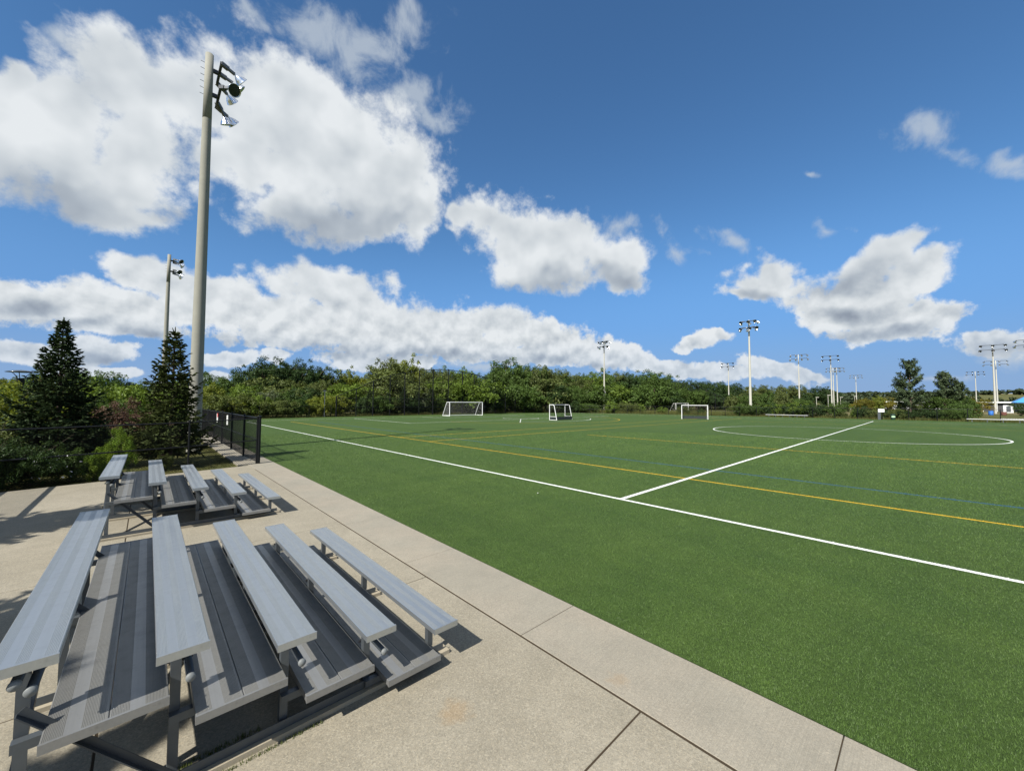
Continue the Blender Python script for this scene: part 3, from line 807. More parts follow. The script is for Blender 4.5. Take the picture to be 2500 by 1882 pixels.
# ------------------------------------------------------------------ chain-link fences
def mesh_panel(a, b, za0, za1, zb0, zb1, pitch=0.062, r=0.0021, name='chain_link_mesh', parent=None, mat=None):
    """woven wire as crossing diagonals between two posts; bottom and top heights at both ends"""
    a = Vector((a[0], a[1], 0)); b = Vector((b[0], b[1], 0))
    L = (b - a).length; d = (b - a) / L; nrm = Vector((-d.y, d.x, 0))
    segs = []
    H = max(za1 - za0, zb1 - zb0)
    step = pitch * math.sqrt(2)
    def clip(u0, sgn):
        # line z = s*sgn + ..., u = u0 + s, height above bottom = s
        pts = []
        s0, s1 = 0.0, H
        ua, ub = (u0, u0 + H) if sgn > 0 else (u0, u0 - H)
        t0, t1 = 0.0, 1.0
        du = ub - ua
        for lo, hi in ((0.0, L),):
            if abs(du) < 1e-9: continue
            ta, tb = (lo - ua) / du, (hi - ua) / du
            if ta > tb: ta, tb = tb, ta
            t0 = max(t0, ta); t1 = min(t1, tb)
        if t1 - t0 > 1e-3: segs.append((ua + du * t0, H * t0, ua + du * t1, H * t1))
    u = -H
    while u < L + H:
        clip(u, 1); clip(u, -1)
        u += step
    S = np.array(segs)
    n = len(S)
    def P(uu, hh):
        f = uu / L
        bot = za0 + (zb0 - za0) * f; top = za1 + (zb1 - za1) * f
        z = bot + np.minimum(hh, top - bot)
        return np.stack([a.x + d.x * uu, a.y + d.y * uu, z], 1)
    p0 = P(S[:, 0], S[:, 1]); p1 = P(S[:, 2], S[:, 3])
    dirv = p1 - p0; ln = np.linalg.norm(dirv, axis=1, keepdims=True); keep = ln[:, 0] > 0.02
    p0, p1, dirv = p0[keep], p1[keep], dirv[keep] / ln[keep]
    N = np.array([[nrm.x, nrm.y, 0.0]])
    side = np.cross(dirv, np.repeat(N, len(dirv), 0))
    e0 = side * r; e1 = (-0.5 * side + 0.866 * N) * r; e2 = (-0.5 * side - 0.866 * N) * r
    V = np.stack([p0 + e0, p0 + e1, p0 + e2, p1 + e0, p1 + e1, p1 + e2], 1).reshape(-1, 3)
    m = len(p0); base = (np.arange(m) * 6)[:, None]
    F = np.concatenate([base + np.array([[0, 1, 4, 3]]), base + np.array([[1, 2, 5, 4]]), base + np.array([[2, 0, 3, 5]])])
    me = np_mesh(name, V, F, mat or M['wire'])
    o = link(name, me, parent)
    tag(o, kind='stuff')
    return o

def fence(label, pts, tops, bots, post_r=0.030, rails=(1.0,), spacing=3.0, pitch=0.062, wire=0.0021, group=None, cat='fence', corner_r=None, name='chain_link_fence', rail_r=0.022):
    """polyline of fence; tops/bots per vertex; each post a part, one mesh panel and rails per run"""
    root = thing(name, label, cat, (0, 0, 0), 0, group)
    for i, ((x, y), t, b) in enumerate(zip(pts, tops, bots)):
        rr = corner_r if (corner_r and i in (0,)) else post_r
        MB().tube((x, y, b - 0.2), (x, y, t + 0.04), rr, None, 10).lathe((x, y, t + 0.04), (0, 0, 1), [(0, rr * 1.25), (0.03, rr * 1.2), (0.055, 0.0)], 10).build('post', M['black_steel'], root)
    for i in range(len(pts) - 1):
        a, b = Vector((*pts[i], 0)), Vector((*pts[i + 1], 0))
        n = max(1, round((b - a).length / spacing))
        for k in range(1, n):
            f = k / n; p = a.lerp(b, f); t = tops[i] + (tops[i + 1] - tops[i]) * f; z = bots[i] + (bots[i + 1] - bots[i]) * f
            MB().tube((p.x, p.y, z - 0.2), (p.x, p.y, t + 0.02), post_r, None, 8).build('post', M['black_steel'], root)
        for f in rails:
            za = bots[i] + (tops[i] - bots[i]) * f; zb = bots[i + 1] + (tops[i + 1] - bots[i + 1]) * f
            MB().tube((a.x, a.y, za), (b.x, b.y, zb), rail_r, None, 8).build('rail', M['black_steel'], root)
        mesh_panel(pts[i], pts[i + 1], bots[i] + 0.03, tops[i], bots[i + 1] + 0.03, tops[i + 1], pitch, wire, parent=root)
    return root
CX, CY = 3.25, 17.82
fence('black chain-link fence across the far end of the concrete pad before the two spruces', [(CX - 0.07, CY - 0.02), (1.12, 17.42), (-3.45, 16.70)], [1.74, 1.66, 1.60], [0.0, -0.05, -0.08], 0.030, (1.0, 0.52), 9.0, 0.055, 0.0034)
lf = fence('black chain-link fence running away along the left touchline from a heavy corner post', [(CX, CY), (3.19, 20.6), (3.22, 24.2), (3.24, 27.8), (3.24, 31.4), (3.24, 35.0), (3.22, 41.0), (3.2, 47.0), (3.2, 53.0), (3.2, 59.0)], [1.76] * 10, [0.0] * 10, 0.040, (1.0, 0.52), 9.0, 0.055, 0.0034, corner_r=0.060)
fence('black chain-link fence along the left side of the concrete pad', [(-3.45, 16.68), (-3.45, 12), (-3.45, 7), (-3.45, 2), (-3.45, -3)], [1.60] * 5, [-0.08] * 5, 0.045, (1.0, 0.52), 9.0, 0.055, 0.0034, rail_r=0.045)
# two notices tied to the touchline fence
for (y, lab, tilt, red) in ((29.6, 'small white and red notice tied to the touchline fence, the farther of two', -0.12, True), (25.6, 'small plain white notice tied to the touchline fence, the nearer of two', -0.06, False)):
    s = MB(); s.box(-0.012, -0.17, -0.26, 0.012, 0.17, 0.26)
    o = s.build('notice', M['white_line'], None, False, (3.195, y, 1.40)); o.rotation_euler = (tilt, 0, 0)
    tag(o, lab, 'notice', 'notices on the touchline fence')
    if red: MB().box(-0.014, -0.172, 0.02, 0.0135, -0.02, 0.262).build('red_patch', M.setdefault('red', mat_plain('red_print', (0.50, 0.03, 0.03), 0.6)), o)
END = [(3.2, 66.0), (12, 66.2), (22.0, 66.4)]
fence('low black chain-link fence at the far left end of the pitch', END, [1.75] * 3, [0] * 3, 0.035, (1.0,), 3.0, 0.16, 0.0045)
END2 = [(66.6, 67.4), (72.5, 64.8), (78.4, 59.5), (82.2, 51.5), (83.6, 42), (84.6, 33), (86.0, 25.5)]
fence('black chain-link fence curving round the far right corner of the pitch behind the hockey goals', END2, [1.78] * 7, [0] * 7, 0.045, (1.0, 0.5), 3.0, 0.16, 0.0045)
fence('long black chain-link fence along the far touchline behind the white benches', [(86.0, 25.5), (86.9, 14), (87.2, 2), (87.3, -10), (87.3, -34)], [1.76] * 5, [0] * 5, 0.045, (1.0,), 3.0, 0.16, 0.0045)

# tall ball-stop netting behind the goal: posts rise to a peak in the middle
BX = [22.8, 26.05, 29.0, 32.15, 35.05, 38.05, 41.1, 44.7, 48.2, 51.3, 54.25, 57.3, 60.35, 63.45, 66.5]
BZ = [3.3, 4.65, 6.05, 7.25, 7.9, 8.5, 8.85, 9.05, 8.8, 8.5, 7.95, 7.1, 6.0, 4.55, 3.2]
net = thing('ball_stop_net', 'tall black netting behind the white soccer goal, rising to a peak in the middle', 'ball net')
for i, (x, z) in enumerate(zip(BX, BZ)):
    MB().tube((x, 66.5, -0.2), (x, 66.5, z + 0.05), 0.105 if i % 2 == 0 else 0.075, None, 8).build('post', M['black_steel'], net)
    if i:
        MB().tube((BX[i - 1], 66.5, BZ[i - 1]), (x, 66.5, z), 0.06, None, 6).build('top_rail', M['black_steel'], net)
        mesh_panel((BX[i - 1], 66.5), (x, 66.5), 0.02, BZ[i - 1], 0.02, z, 0.20, 0.0075, 'netting', net)
for zr in (1.45, 3.0, 6.2):
    xs = [x for x, z in zip(BX, BZ) if z >= zr - 0.05]
    MB().tube((xs[0], 66.5, zr), (xs[-1], 66.5, zr), 0.045, None, 6).build('rail', M['black_steel'], net)
gp = tag(MB().tube((20.9, 66.2, -0.1), (20.9, 66.2, 4.3), 0.06, None, 8).box(20.75, 66.05, 4.0, 21.05, 66.35, 4.25).build('camera_post', M['galv']), 'thin grey post left of the tall netting', 'post')
# second netting farther off
net2 = thing('ball_stop_net', 'more distant dark ball netting half hidden in trees behind the far small goal', 'ball net')
b2x = [(139.2 + 1.2 * i, 83.0 - 2.45 * i) for i in range(15)]
b2z = [3.0, 4.6, 5.9, 7.2, 8.4, 9.4, 10.2, 10.9, 10.2, 9.5, 8.6, 7.4, 6.0, 4.6, 3.2]
for i, ((x, y), z) in enumerate(zip(b2x, b2z)):
    MB().tube((x, y, -0.2), (x, y, z), 0.09, None, 6).build('post', M['black_steel'], net2)
    if i:
        MB().tube((*b2x[i - 1], b2z[i - 1]), (x, y, z), 0.06, None, 6).build('top_rail', M['black_steel'], net2)
        mesh_panel(b2x[i - 1], (x, y), 0.02, b2z[i - 1], 0.02, z, 0.22, 0.011, 'netting', net2)

# ------------------------------------------------------------------ goals
def net_sheet(p00, p10, p01, p11, nu, nv, r):
    """rectangular cord net between four corners"""
    p00, p10, p01, p11 = map(Vector, (p00, p10, p01, p11))
    mb = MB()
    for i in range(nu + 1):
        f = i / nu; mb.tube(p00.lerp(p10, f), p01.lerp(p11, f), r, None, 3, False)
    for j in range(nv + 1):
        f = j / nv; mb.tube(p00.lerp(p01, f), p10.lerp(p11, f), r, None, 3, False)
    return mb
def soccer_goal(label, loc, rz, r=0.06):
    """mouth in the local XZ plane, net towards +Y"""
    g = thing('soccer_goal', label, 'soccer goal', loc, rz, 'soccer goals')
    W, H, dt, db = 7.32, 2.44, 0.9, 2.2
    for x in (0, W): MB().tube((x, 0, 0), (x, 0, H), r, None, 10).build('goal_post', M['white_paint'], g)
    MB().tube((-r, 0, H), (W + r, 0, H), r, None, 10).build('crossbar', M['white_paint'], g)
    for x in (0, W):
        MB().path([(x, 0, H), (x, dt, H - 0.02), (x, db, 0.05)], r * 0.8, 8).build('stanchion', M['white_paint'], g)
        MB().tube((x, 0, 0.05), (x, db, 0.05), r * 0.8, None, 8).build('ground_bar', M['white_paint'], g)
    MB().tube((0, db, 0.05), (W, db, 0.05), r * 0.8, None, 8).build('ground_bar', M['white_paint'], g)
    for nm in (net_sheet((0, db, 0.05), (W, db, 0.05), (0, dt, H), (W, dt, H), 48, 17, 0.0035), net_sheet((0, 0, H), (W, 0, H), (0, dt, H), (W, dt, H), 48, 6, 0.0035),
               net_sheet((0, 0, 0.05), (0, db, 0.05), (0, 0, H), (0, dt, H), 12, 16, 0.0035), net_sheet((W, 0, 0.05), (W, db, 0.05), (W, 0, H), (W, dt, H), 12, 16, 0.0035)):
        tag(nm.build('net', M['net'], g), kind='stuff')
    return g
soccer_goal('white soccer goal on the pitch in front of the tall netting', (38.7, 57.1, 0), 0.0)
soccer_goal('small-looking white soccer goal on another field, beyond the corner fence', (127.2, 56.6, 0), R(-8), 0.075)
def hockey_goal(label, loc, rz):
    """mouth along local X at y = 0, back towards +Y; bent-tube sides, dark boards round the foot"""
    g = thing('hockey_goal', label, 'hockey goal', loc, rz, 'field hockey goals')
    W, H, dt, db, r = 3.66, 2.14, 0.80, 1.25, 0.05
    for x in (0, W): MB().bar((x, 0, 0), (x, 0, H), 0.08, 0.08, (0, 1, 0)).build('goal_post', M['white_paint'], g)
    MB().bar((-0.04, 0, H + 0.002), (W + 0.04, 0, H + 0.002), 0.08, 0.08).build('crossbar', M['white_paint'], g)
    for x in (0, W):
        arc = [(x, 0.04, H - 0.01), (x, dt - 0.15, H - 0.02), (x, dt - 0.03, H - 0.08), (x, dt + 0.03, H - 0.25), (x, db, 0.03)]
        MB().path(arc, r * 0.9, 8).build('side_tube', M['white_paint'], g)
        MB().tube((x, 0.04, 0.47), (x, db * 0.93, 0.47), r * 0.6, None, 8).build('side_rail', M['white_paint'], g)
        MB().box(x - 0.02, 0.05, 0.02, x + 0.02, db - 0.03, 0.455).build('side_board', M['dark_board'], g)
        MB().box(x - 0.055, 0.0, 0.0, x + 0.055, db + 0.05, 0.05).build('skid', M['white_paint'], g)
    MB().tube((0, dt - 0.05, H - 0.04), (W, dt - 0.05, H - 0.04), r * 0.6, None, 8).build('back_rail', M['dark_board'], g)
    MB().box(0.03, db - 0.01, 0.01, W / 2 - 0.01, db + 0.03, 0.47).build('back_board', M['dark_board'], g)
    MB().box(W / 2 + 0.01, db - 0.01, 0.01, W - 0.03, db + 0.03, 0.47).build('back_board', M['dark_board'], g)
    for nm in (net_sheet((0, db * 0.93, 0.47), (W, db * 0.93, 0.47), (0, dt, H - 0.1), (W, dt, H - 0.1), 60, 26, 0.0045),
               net_sheet((0, 0, 0.47), (0, db * 0.93, 0.47), (0, 0, H), (0, dt, H - 0.1), 18, 26, 0.0045), net_sheet((W, 0, 0.47), (W, db * 0.93, 0.47), (W, 0, H), (W, dt, H - 0.1), 18, 26, 0.0045)):
        tag(nm.build('net', M['wire'], g), kind='stuff')
    return g
hockey_goal('field hockey goal seen from behind, standing in the middle of the pitch end', (45.25, 36.7, 0), R(180 + 3))
hockey_goal('field hockey goal facing the camera beside the corner fence', (61.4, 26.4, 0), math.atan2(23.06 - 26.4, 62.9 - 61.4))

# ------------------------------------------------------------------ benches and small things along the far side
def bench(label, loc, rz, L, n):
    b = thing('players_bench', label, 'bench', loc, rz, 'white benches by the far touchline')
    MB().box(-0.5, -0.14, 0.40, L + 0.5, 0.14, 0.455).build('seat', M['white_paint'], b)
    for i in range(n):
        x = L * i / (n - 1)
        MB().box(x - 0.045, -0.05, -0.05, x + 0.045, 0.05, 0.399).build('leg', M['galv'], b)
    return b
bench('long white bench on grey legs in front of the far fence, left of the sign', (85.2, 20.35, 0), R(-97), 5.6, 6)
bench('long white bench at the right edge, nearer of two planks', (85.2, -4.3, 0), R(-92), 11.0, 9)
bench('second white bench plank at the right edge, just behind the first', (88.6, -7.6, 0.05), R(-92), 9.0, 7)
sg = thing('field_sign', 'white sign board on a broad grey post in front of the far fence', 'sign', (85.3, 5.25, 0))
MB().box(-0.07, -0.17, -0.05, 0.07, 0.17, 1.18).build('post', M['galv'], sg)
MB().box(-0.10, -0.62, 1.20, -0.05, 0.12, 1.70).build('board', M['white_paint'], sg)
def barrel(name, label, loc, mat, mat2=None):
    b = thing(name, label, 'bin', loc)
    MB().lathe((0, 0, 0), (0, 0, 1), [(0, 0.0), (0, 0.27), (0.05, 0.285), (0.32, 0.285), (0.34, 0.295), (0.36, 0.285), (0.62, 0.285), (0.64, 0.295), (0.66, 0.285), (0.90, 0.285), (0.92, 0.29), (0.92, 0.26), (0.86, 0.25), (0.86, 0.0)], 18).build('body', mat, b, True)
    if mat2 is not None:
        v = []
        for i in range(9):
            a = R(150 + i * 12); v += [(math.cos(a) * 0.30, math.sin(a) * 0.30, 0.38), (math.cos(a) * 0.30, math.sin(a) * 0.30, 0.60)]
        MB().add(v, [(2 * i, 2 * i + 2, 2 * i + 3, 2 * i + 1) for i in range(8)]).build('band', mat2, b)
    return b
M['bin_green'] = mat_plain('dark_green_plastic', (0.012, 0.035, 0.022), 0.5)
M['bin_label'] = mat_plain('pale_green_label', (0.42, 0.60, 0.38), 0.6)
M['blue'] = mat_plain('blue_plastic', (0.03, 0.15, 0.50), 0.45)
barrel('rubbish_bin', 'dark green rubbish bin with a pale green band, right of the white sign', (86.4, 3.75, 0), M['bin_green'], M['bin_label'])
bb = barrel('barrel', 'bright blue barrel on the grass near the right edge', (150.0, -10.6, -0.05), M['blue'])
bb.scale = (1.5, 1.5, 1.15)
barrel('barrel', 'reddish brown drum at the foot of the dark-lamp pole near the right edge', (150.5, -12.6, -0.05), M.setdefault('rust', mat_plain('rusty_red', (0.13, 0.05, 0.035), 0.8))).scale = (1.3, 1.6, 0.9)
pw = MB()
pw.add([(0, 0, 0), (0.03, 0.006, 0.004), (0.027, 0.024, 0.010), (0.006, 0.03, 0.002)], [(0, 1, 2, 3)])
tag(pw.build('paper_scrap', M['white_line'], None, False, (7.62, 7.1, 0.016)), 'tiny white scrap lying on the turf beyond the concrete strip', 'litter')

# street lamp with a saucer head and three curved arms, left among the bushes
sl = thing('park_lamp', 'black park lamp with a flat saucer head, rising from the bushes at the far left', 'street lamp', (-5.9, 39.6, -0.6))
MB().tube((0, 0, 0), (0, 0, 3.5), 0.075, 0.065, 10).build('post', M['black_steel'], sl)
MB().lathe((0, 0, 3.45), (0, 0, 1), [(0, 0.10), (0.05, 0.13), (0.85, 0.19), (0.95, 0.17), (0.96, 0.0)], 14).build('lamp_housing', M['black_steel'], sl)
for k in range(3):
    a = 2 * math.pi * k / 3 + 0.5; c, s = math.cos(a), math.sin(a)
    MB().path([(c * 0.15, s * 0.15, 4.3), (c * 0.24, s * 0.24, 4.55), (c * 0.38, s * 0.38, 4.72), (c * 0.50, s * 0.50, 4.80)], 0.02, 6).build('arm', M['black_steel'], sl)
MB().lathe((0, 0, 4.78), (0, 0, 1), [(0, 0.0), (0, 0.62), (0.02, 0.66), (0.07, 0.55), (0.13, 0.25), (0.16, 0.0)], 24).build('saucer', M.setdefault('lamp_hat', mat_plain('blue_grey_hat', (0.05, 0.06, 0.075), 0.25, 0.3)), sl, True)

# ------------------------------------------------------------------ far right: fields, low buildings, small poles
tag(MB().add([(112, 12, -0.052), (150, 8, -0.052), (152, 36, -0.052), (114, 40, -0.052)], [(0, 1, 2, 3)]).build('infield', M['infield']), kind='structure')
tag(MB().add([(165, -30, -0.052), (200, -32, -0.052), (205, 2, -0.052), (168, 0, -0.052)], [(0, 1, 2, 3)]).build('infield', M['infield']), kind='structure')
M['white_wall'] = mat_plain('white_wall', (0.60, 0.61, 0.59), 0.7, 0, 0.06)
M['dark_gap'] = mat_plain('dark_opening', (0.05, 0.05, 0.05), 0.8)
M['roof_pale'] = mat_plain('pale_roof_edge', (0.62, 0.64, 0.60), 0.6)
M['roof_blue'] = mat_plain('blue_metal_roof', (0.055, 0.24, 0.58), 0.4, 0, 0.1)
def low_building(label, x, y0, y1, h, depth, panels, mat_roof, base=-0.1, wall=None):
    """flat-roofed shelter whose long front faces -X"""
    b = thing('clubhouse', label, 'building', (x, y0, base))
    L = y1 - y0
    MB().box(0.25, 0.2, 0, depth, L - 0.2, h - 0.5).build('wall', wall or M['dark_gap'], b)
    MB().box(-0.7, -0.4, h - 0.5, depth + 0.4, L + 0.4, h).build('roof', mat_roof, b)
    for (a, c, z0, z1) in panels:
        MB().box(0.12, a * L, z0, 0.248, c * L, z1).build('panel', M['white_wall'], b)
    k = max(3, int(L / 3))
    for i in range(k + 1):
        MB().box(-0.45, L * i / k - 0.07, 0, -0.3, L * i / k + 0.07, h - 0.501).build('column', M['roof_pale'], b)
    return b
low_building('long low white building with a flat pale roof, left of and behind the feathery pine', 259, -2.5, 18.5, 4.1, 5.0, [(0.55, 0.86, 0.3, 2.3), (0.02, 0.33, 0.3, 2.2)], M['roof_pale'])
low_building('long open shelter with a thin pale roof running towards the blue-roofed pavilion', 229, -21.0, -4.5, 3.75, 3.0, [(0.0, 0.08, 0.3, 1.6)], M['roof_pale'])
bp = thing('pavilion', 'white pavilion with a bright blue pitched roof at the right edge', 'building', (222, -35.2, -0.1))
MB().box(0, 0, 0, 9, 13.4, 3.45).build('wall', M['white_wall'], bp)
MB().add([(-1, -1, 3.4), (10, -1, 3.4), (10, 14.4, 3.4), (-1, 14.4, 3.4), (4.5, 2.5, 6.3), (4.5, 10.4, 6.3)], [(0, 1, 4), (1, 2, 5, 4), (2, 3, 5), (3, 0, 4, 5), (3, 2, 1, 0)]).build('roof', M['roof_blue'], bp)
for y in (2.0, 5.0, 8.0, 11.0): MB().box(-0.06, y, 1.0, -0.002, y + 1.3, 2.2).build('window', M['dark_gap'], bp)
cb = thing('storage_cabinet', 'small white cabinet with grey doors left of the blue-roofed pavilion', 'cabinet', (199, -18.6, -0.05))
MB().box(0, 0, 0, 1.2, 2.0, 2.4).build('body', M['white_wall'], cb)
MB().box(-0.05, 0.5, 0.3, -0.002, 1.4, 2.1).build('door', M['galv'], cb)
sh = thing('shed', 'small pale gabled shed at the foot of the bright white floodlight pole', 'shed', (192, 35.3, -0.1))
MB().box(0, 0, 0, 3, 4, 2.2).build('wall', M['galv'], sh)
MB().add([(-0.3, -0.4, 2.15), (3.3, -0.4, 2.15), (3.3, 4.4, 2.15), (-0.3, 4.4, 2.15), (-0.3, 2, 3.5), (3.3, 2, 3.5)], [(0, 4, 5, 1), (2, 5, 4, 3), (0, 3, 4), (1, 5, 2), (0, 1, 2, 3)]).build('roof', M['roof_pale'], sh)
pb = thing('perimeter_barrier', 'low white barrier rails on posts in front of the long white building', 'barrier', (140, -4.0, -0.05))
for (a, c) in ((0.0, 3.4), (6.2, 9.2)):
    MB().box(-0.06, a, 1.45, 0.06, c, 1.68).build('rail', M['white_paint'], pb)
    for y in (a + 0.3, c - 0.3): MB().box(-0.04, y - 0.04, 0, 0.04, y + 0.04, 1.449).build('post', M['galv'], pb)
wf = thing('white_fence', 'distant white post-and-rail fence right of the short-looking floodlight pole', 'fence', (252, 16.5, -0.05))
for i in range(8): MB().box(-0.09, i * 1.3 - 0.09, 0, 0.09, i * 1.3 + 0.09, 2.0).build('post', M['white_wall'], wf)
MB().box(-0.07, -0.3, 2.001, 0.07, 9.4, 2.22).build('rail', M['white_wall'], wf)
for i, (x, y, h, lab) in enumerate(((217.4, 33.6, 5.5, 'leftmost of the small pale lamp posts near the pole cluster'), (218.0, 29.6, 6.4, 'small pale lamp post just left of the pole cluster'),
                                    (228.2, 26.6, 5.6, 'small pale lamp post just right of the pole cluster'), (248.9, 23.8, 6.3, 'pair-like small pale lamp post beside the short-looking floodlight pole'))):
    s = thing('lamp_post', lab, 'lamp post', (x, y, -0.05), 0, 'small lamp posts by the far car park')
    MB().tube((0, 0, 0), (0, 0, h), 0.10, 0.08, 6).build('post', M['pole_far'], s)
    MB().box(-0.2, -0.9, h - 0.1, 0.2, 0.2, h + 0.12).build('lamp_head', M['pole_far'], s)
tag(MB().add([(470, -60, ground_z(470, -60) + 0.25), (470, -26, ground_z(470, -26) + 0.25), (720, -40, ground_z(720, -40) + 1.2), (720, -96, ground_z(720, -96) + 1.2)], [(0, 3, 2, 1)]).build('stubble_field', M['straw']), kind='structure')

# ------------------------------------------------------------------ people
def person(label, loc, rz, shirt, trousers, bend=0.0, hair=(0.05, 0.035, 0.02)):
    root = thing('person', label, 'person', loc, rz, 'people on the far grass')
    def skin_body():
        j = {'pel': (0, 0, 0.95), 'waist': (0.05 * bend, 0, 1.12), 'chest': (0.22 * bend, 0, 1.36), 'neck': (0.30 * bend, 0, 1.50), 'head': (0.36 * bend, 0, 1.62), 'top': (0.38 * bend, 0, 1.74),
             'hL': (0, 0.10, 0.90), 'kL': (0.06, 0.12, 0.50), 'aL': (0.0, 0.12, 0.08), 'tL': (0.16, 0.13, 0.03),
             'hR': (0, -0.10, 0.90), 'kR': (0.02, -0.12, 0.50), 'aR': (-0.06, -0.12, 0.08), 'tR': (0.10, -0.13, 0.03),
             'sL': (0.23 * bend, 0.19, 1.42), 'eL': (0.20 * bend + 0.05, 0.27, 1.14), 'wL': (0.25 * bend + 0.20, 0.24, 0.92), 'fL': (0.25 * bend + 0.25, 0.23, 0.82),
             'sR': (0.23 * bend, -0.19, 1.42), 'eR': (0.20 * bend + 0.02, -0.27, 1.14), 'wR': (0.25 * bend + 0.12, -0.27, 0.90), 'fR': (0.25 * bend + 0.16, -0.27, 0.80)}
        e = [('pel', 'waist'), ('waist', 'chest'), ('chest', 'neck'), ('neck', 'head'), ('head', 'top')]
        for s in 'LR': e += [('pel', 'h' + s), ('h' + s, 'k' + s), ('k' + s, 'a' + s), ('a' + s, 't' + s), ('chest', 's' + s), ('s' + s, 'e' + s), ('e' + s, 'w' + s), ('w' + s, 'f' + s)]
        rad = {'pel': .15, 'waist': .135, 'chest': .165, 'neck': .055, 'head': .095, 'top': .07, 'h': .095, 'k': .062, 'a': .042, 't': .035, 's': .07, 'e': .045, 'w': .032, 'f': .03}
        names = list(j); idx = {n: i for i, n in enumerate(names)}
        me = bpy.data.meshes.new('body')
        me.from_pydata([j[n] for n in names], [(idx[a], idx[b]) for a, b in e], [])
        o = link('body', me, root)
        md = o.modifiers.new('skin', 'SKIN'); md.use_smooth_shade = True
        for n in names:
            r = rad.get(n, rad.get(n[0], .05))
            me.skin_vertices[0].data[idx[n]].radius = (r, r)
        me.skin_vertices[0].data[0].use_root = True
        o.modifiers.new('sub', 'SUBSURF').levels = 1
        m, t, out = new_mat('clothed_figure')
        z = t.n('ShaderNodeSeparateXYZ', {0: obj_coord(t)}).outputs
        c = t.mix(t.m('GREATER_THAN', z[2], 1.0), trousers, shirt)
        arm = t.m('MULTIPLY', t.m('GREATER_THAN', t.m('ABSOLUTE', z[1]), 0.205), t.m('LESS_THAN', z[2], 1.20))
        c = t.mix(t.m('MAXIMUM', t.m('GREATER_THAN', z[2], 1.47), arm), c, (0.42, 0.27, 0.19))
        c = t.mix(t.m('LESS_THAN', z[2], 0.075), c, (0.05, 0.05, 0.05))
        principled(t, out, c, 0.8)
        me.materials.append(m)
        return o
    body = skin_body()
    MB().lathe((0.36 * bend - 0.012, 0, 1.63), (0, 0, 1), [(-0.04, 0.104), (0.04, 0.108), (0.10, 0.085), (0.135, 0.03), (0.14, 0.0)], 12).build('hair', mat_plain('hair', hair, 0.7), body, True)
person('person in a white shirt and pale trousers on the grass by the white barrier', (150.0, -4.6, -0.05), R(200), (0.80, 0.80, 0.78), (0.62, 0.62, 0.60), 0.6)
person('person in a dull pink top beside the figure in white', (149.0, -3.6, -0.05), R(150), (0.36, 0.20, 0.21), (0.12, 0.12, 0.14), 0.3)


# ------------------------------------------------------------------ vegetation
def leaf_quads(P, Nrm, size, rng, long=1.5):
    """diamond leaf cards at points P turned roughly to the normals Nrm"""
    n = len(P)
    N = Nrm + rng.normal(0, 0.55, (n, 3)); N /= np.linalg.norm(N, axis=1, keepdims=True) + 1e-9
    U = rng.normal(0, 1, (n, 3)); U -= (U * N).sum(1, keepdims=True) * N; U /= np.linalg.norm(U, axis=1, keepdims=True) + 1e-9
    W = np.cross(N, U)
    s = (size * rng.uniform(0.6, 1.35, n))[:, None]
    V = np.stack([P - U * s * 0.5 * long, P + W * s * 0.36 + N * s * 0.10, P + U * s * 0.5 * long, P - W * s * 0.36 + N * s * 0.10], 1)
    return V.reshape(-1, 3), np.arange(n * 4).reshape(n, 4)

def crown_points(rng, w, h, zc, n_clump, per, clump_r, top_bias=0.2, rough=0.28, squash=0.8):
    """clumps spread through an uneven ellipsoid, each a shell of leaves, with gaps between"""
    C = []
    lob = rng.uniform(0, 2 * np.pi, 6)
    while len(C) < n_clump:
        v = rng.normal(0, 1, 3); v /= np.linalg.norm(v)
        a = math.atan2(v[1], v[0])
        k = 1 + rough * (0.5 * math.sin(2 * a + lob[0]) + 0.4 * math.sin(3 * a + lob[1] + 3 * v[2]) + 0.35 * math.sin(5 * a + lob[2] + 4 * v[2]))
        r = rng.random() ** 0.38 * k
        p = np.array([v[0] * w / 2 * r, v[1] * w / 2 * r, zc + v[2] * h / 2 * r])
        if v[2] < -0.3 and rng.random() < 0.35: continue
        C.append((p, v, rng.uniform(0.65, 1.3)))
    P, N = [], []
    for p, v, s in C:
        m = int(per * s)
        d = rng.normal(0, 1, (m, 3)); d /= np.linalg.norm(d, axis=1, keepdims=True)
        d[:, 2] = np.where((d[:, 2] < -0.3) & (rng.random(m) < 0.5), -d[:, 2], d[:, 2])
        r = clump_r * s * rng.random(m) ** 0.4
        q = p + d * r[:, None] * np.array([1, 1, squash])
        P.append(q); N.append(d * 0.8 + v * 0.3 + np.array([0, 0, 0.35]))
    return np.concatenate(P), np.concatenate(N)

def trunk_mesh(rng, h, r, limbs, w, zc, mat, name='trunk'):
    mb = MB()
    pts = [Vector((0, 0, -0.3))]
    k = 5
    for i in range(1, k + 1):
        f = i / k; pts.append(Vector((rng.normal(0, 0.012) * h, rng.normal(0, 0.012) * h, h * f)))
    for i in range(k): mb.tube(pts[i], pts[i + 1], r * (1 - 0.8 * i / k), r * (1 - 0.8 * (i + 1) / k), 7, False)
    for i in range(limbs):
        f = rng.uniform(0.30, 0.9); b = pts[0].lerp(pts[-1], f) if False else pts[min(k, int(f * k))]
        a = rng.uniform(0, 2 * math.pi); ln = w * 0.42 * rng.uniform(0.6, 1.0)
        e = b + Vector((math.cos(a) * ln, math.sin(a) * ln, ln * rng.uniform(0.35, 0.9)))
        mid = b.lerp(e, 0.5) + Vector((0, 0, -0.06 * ln))
        mb.tube(b, mid, r * 0.38, r * 0.24, 5, False); mb.tube(mid, e, r * 0.24, r * 0.08, 5, False)
    return mb.mesh(name, mat, True)

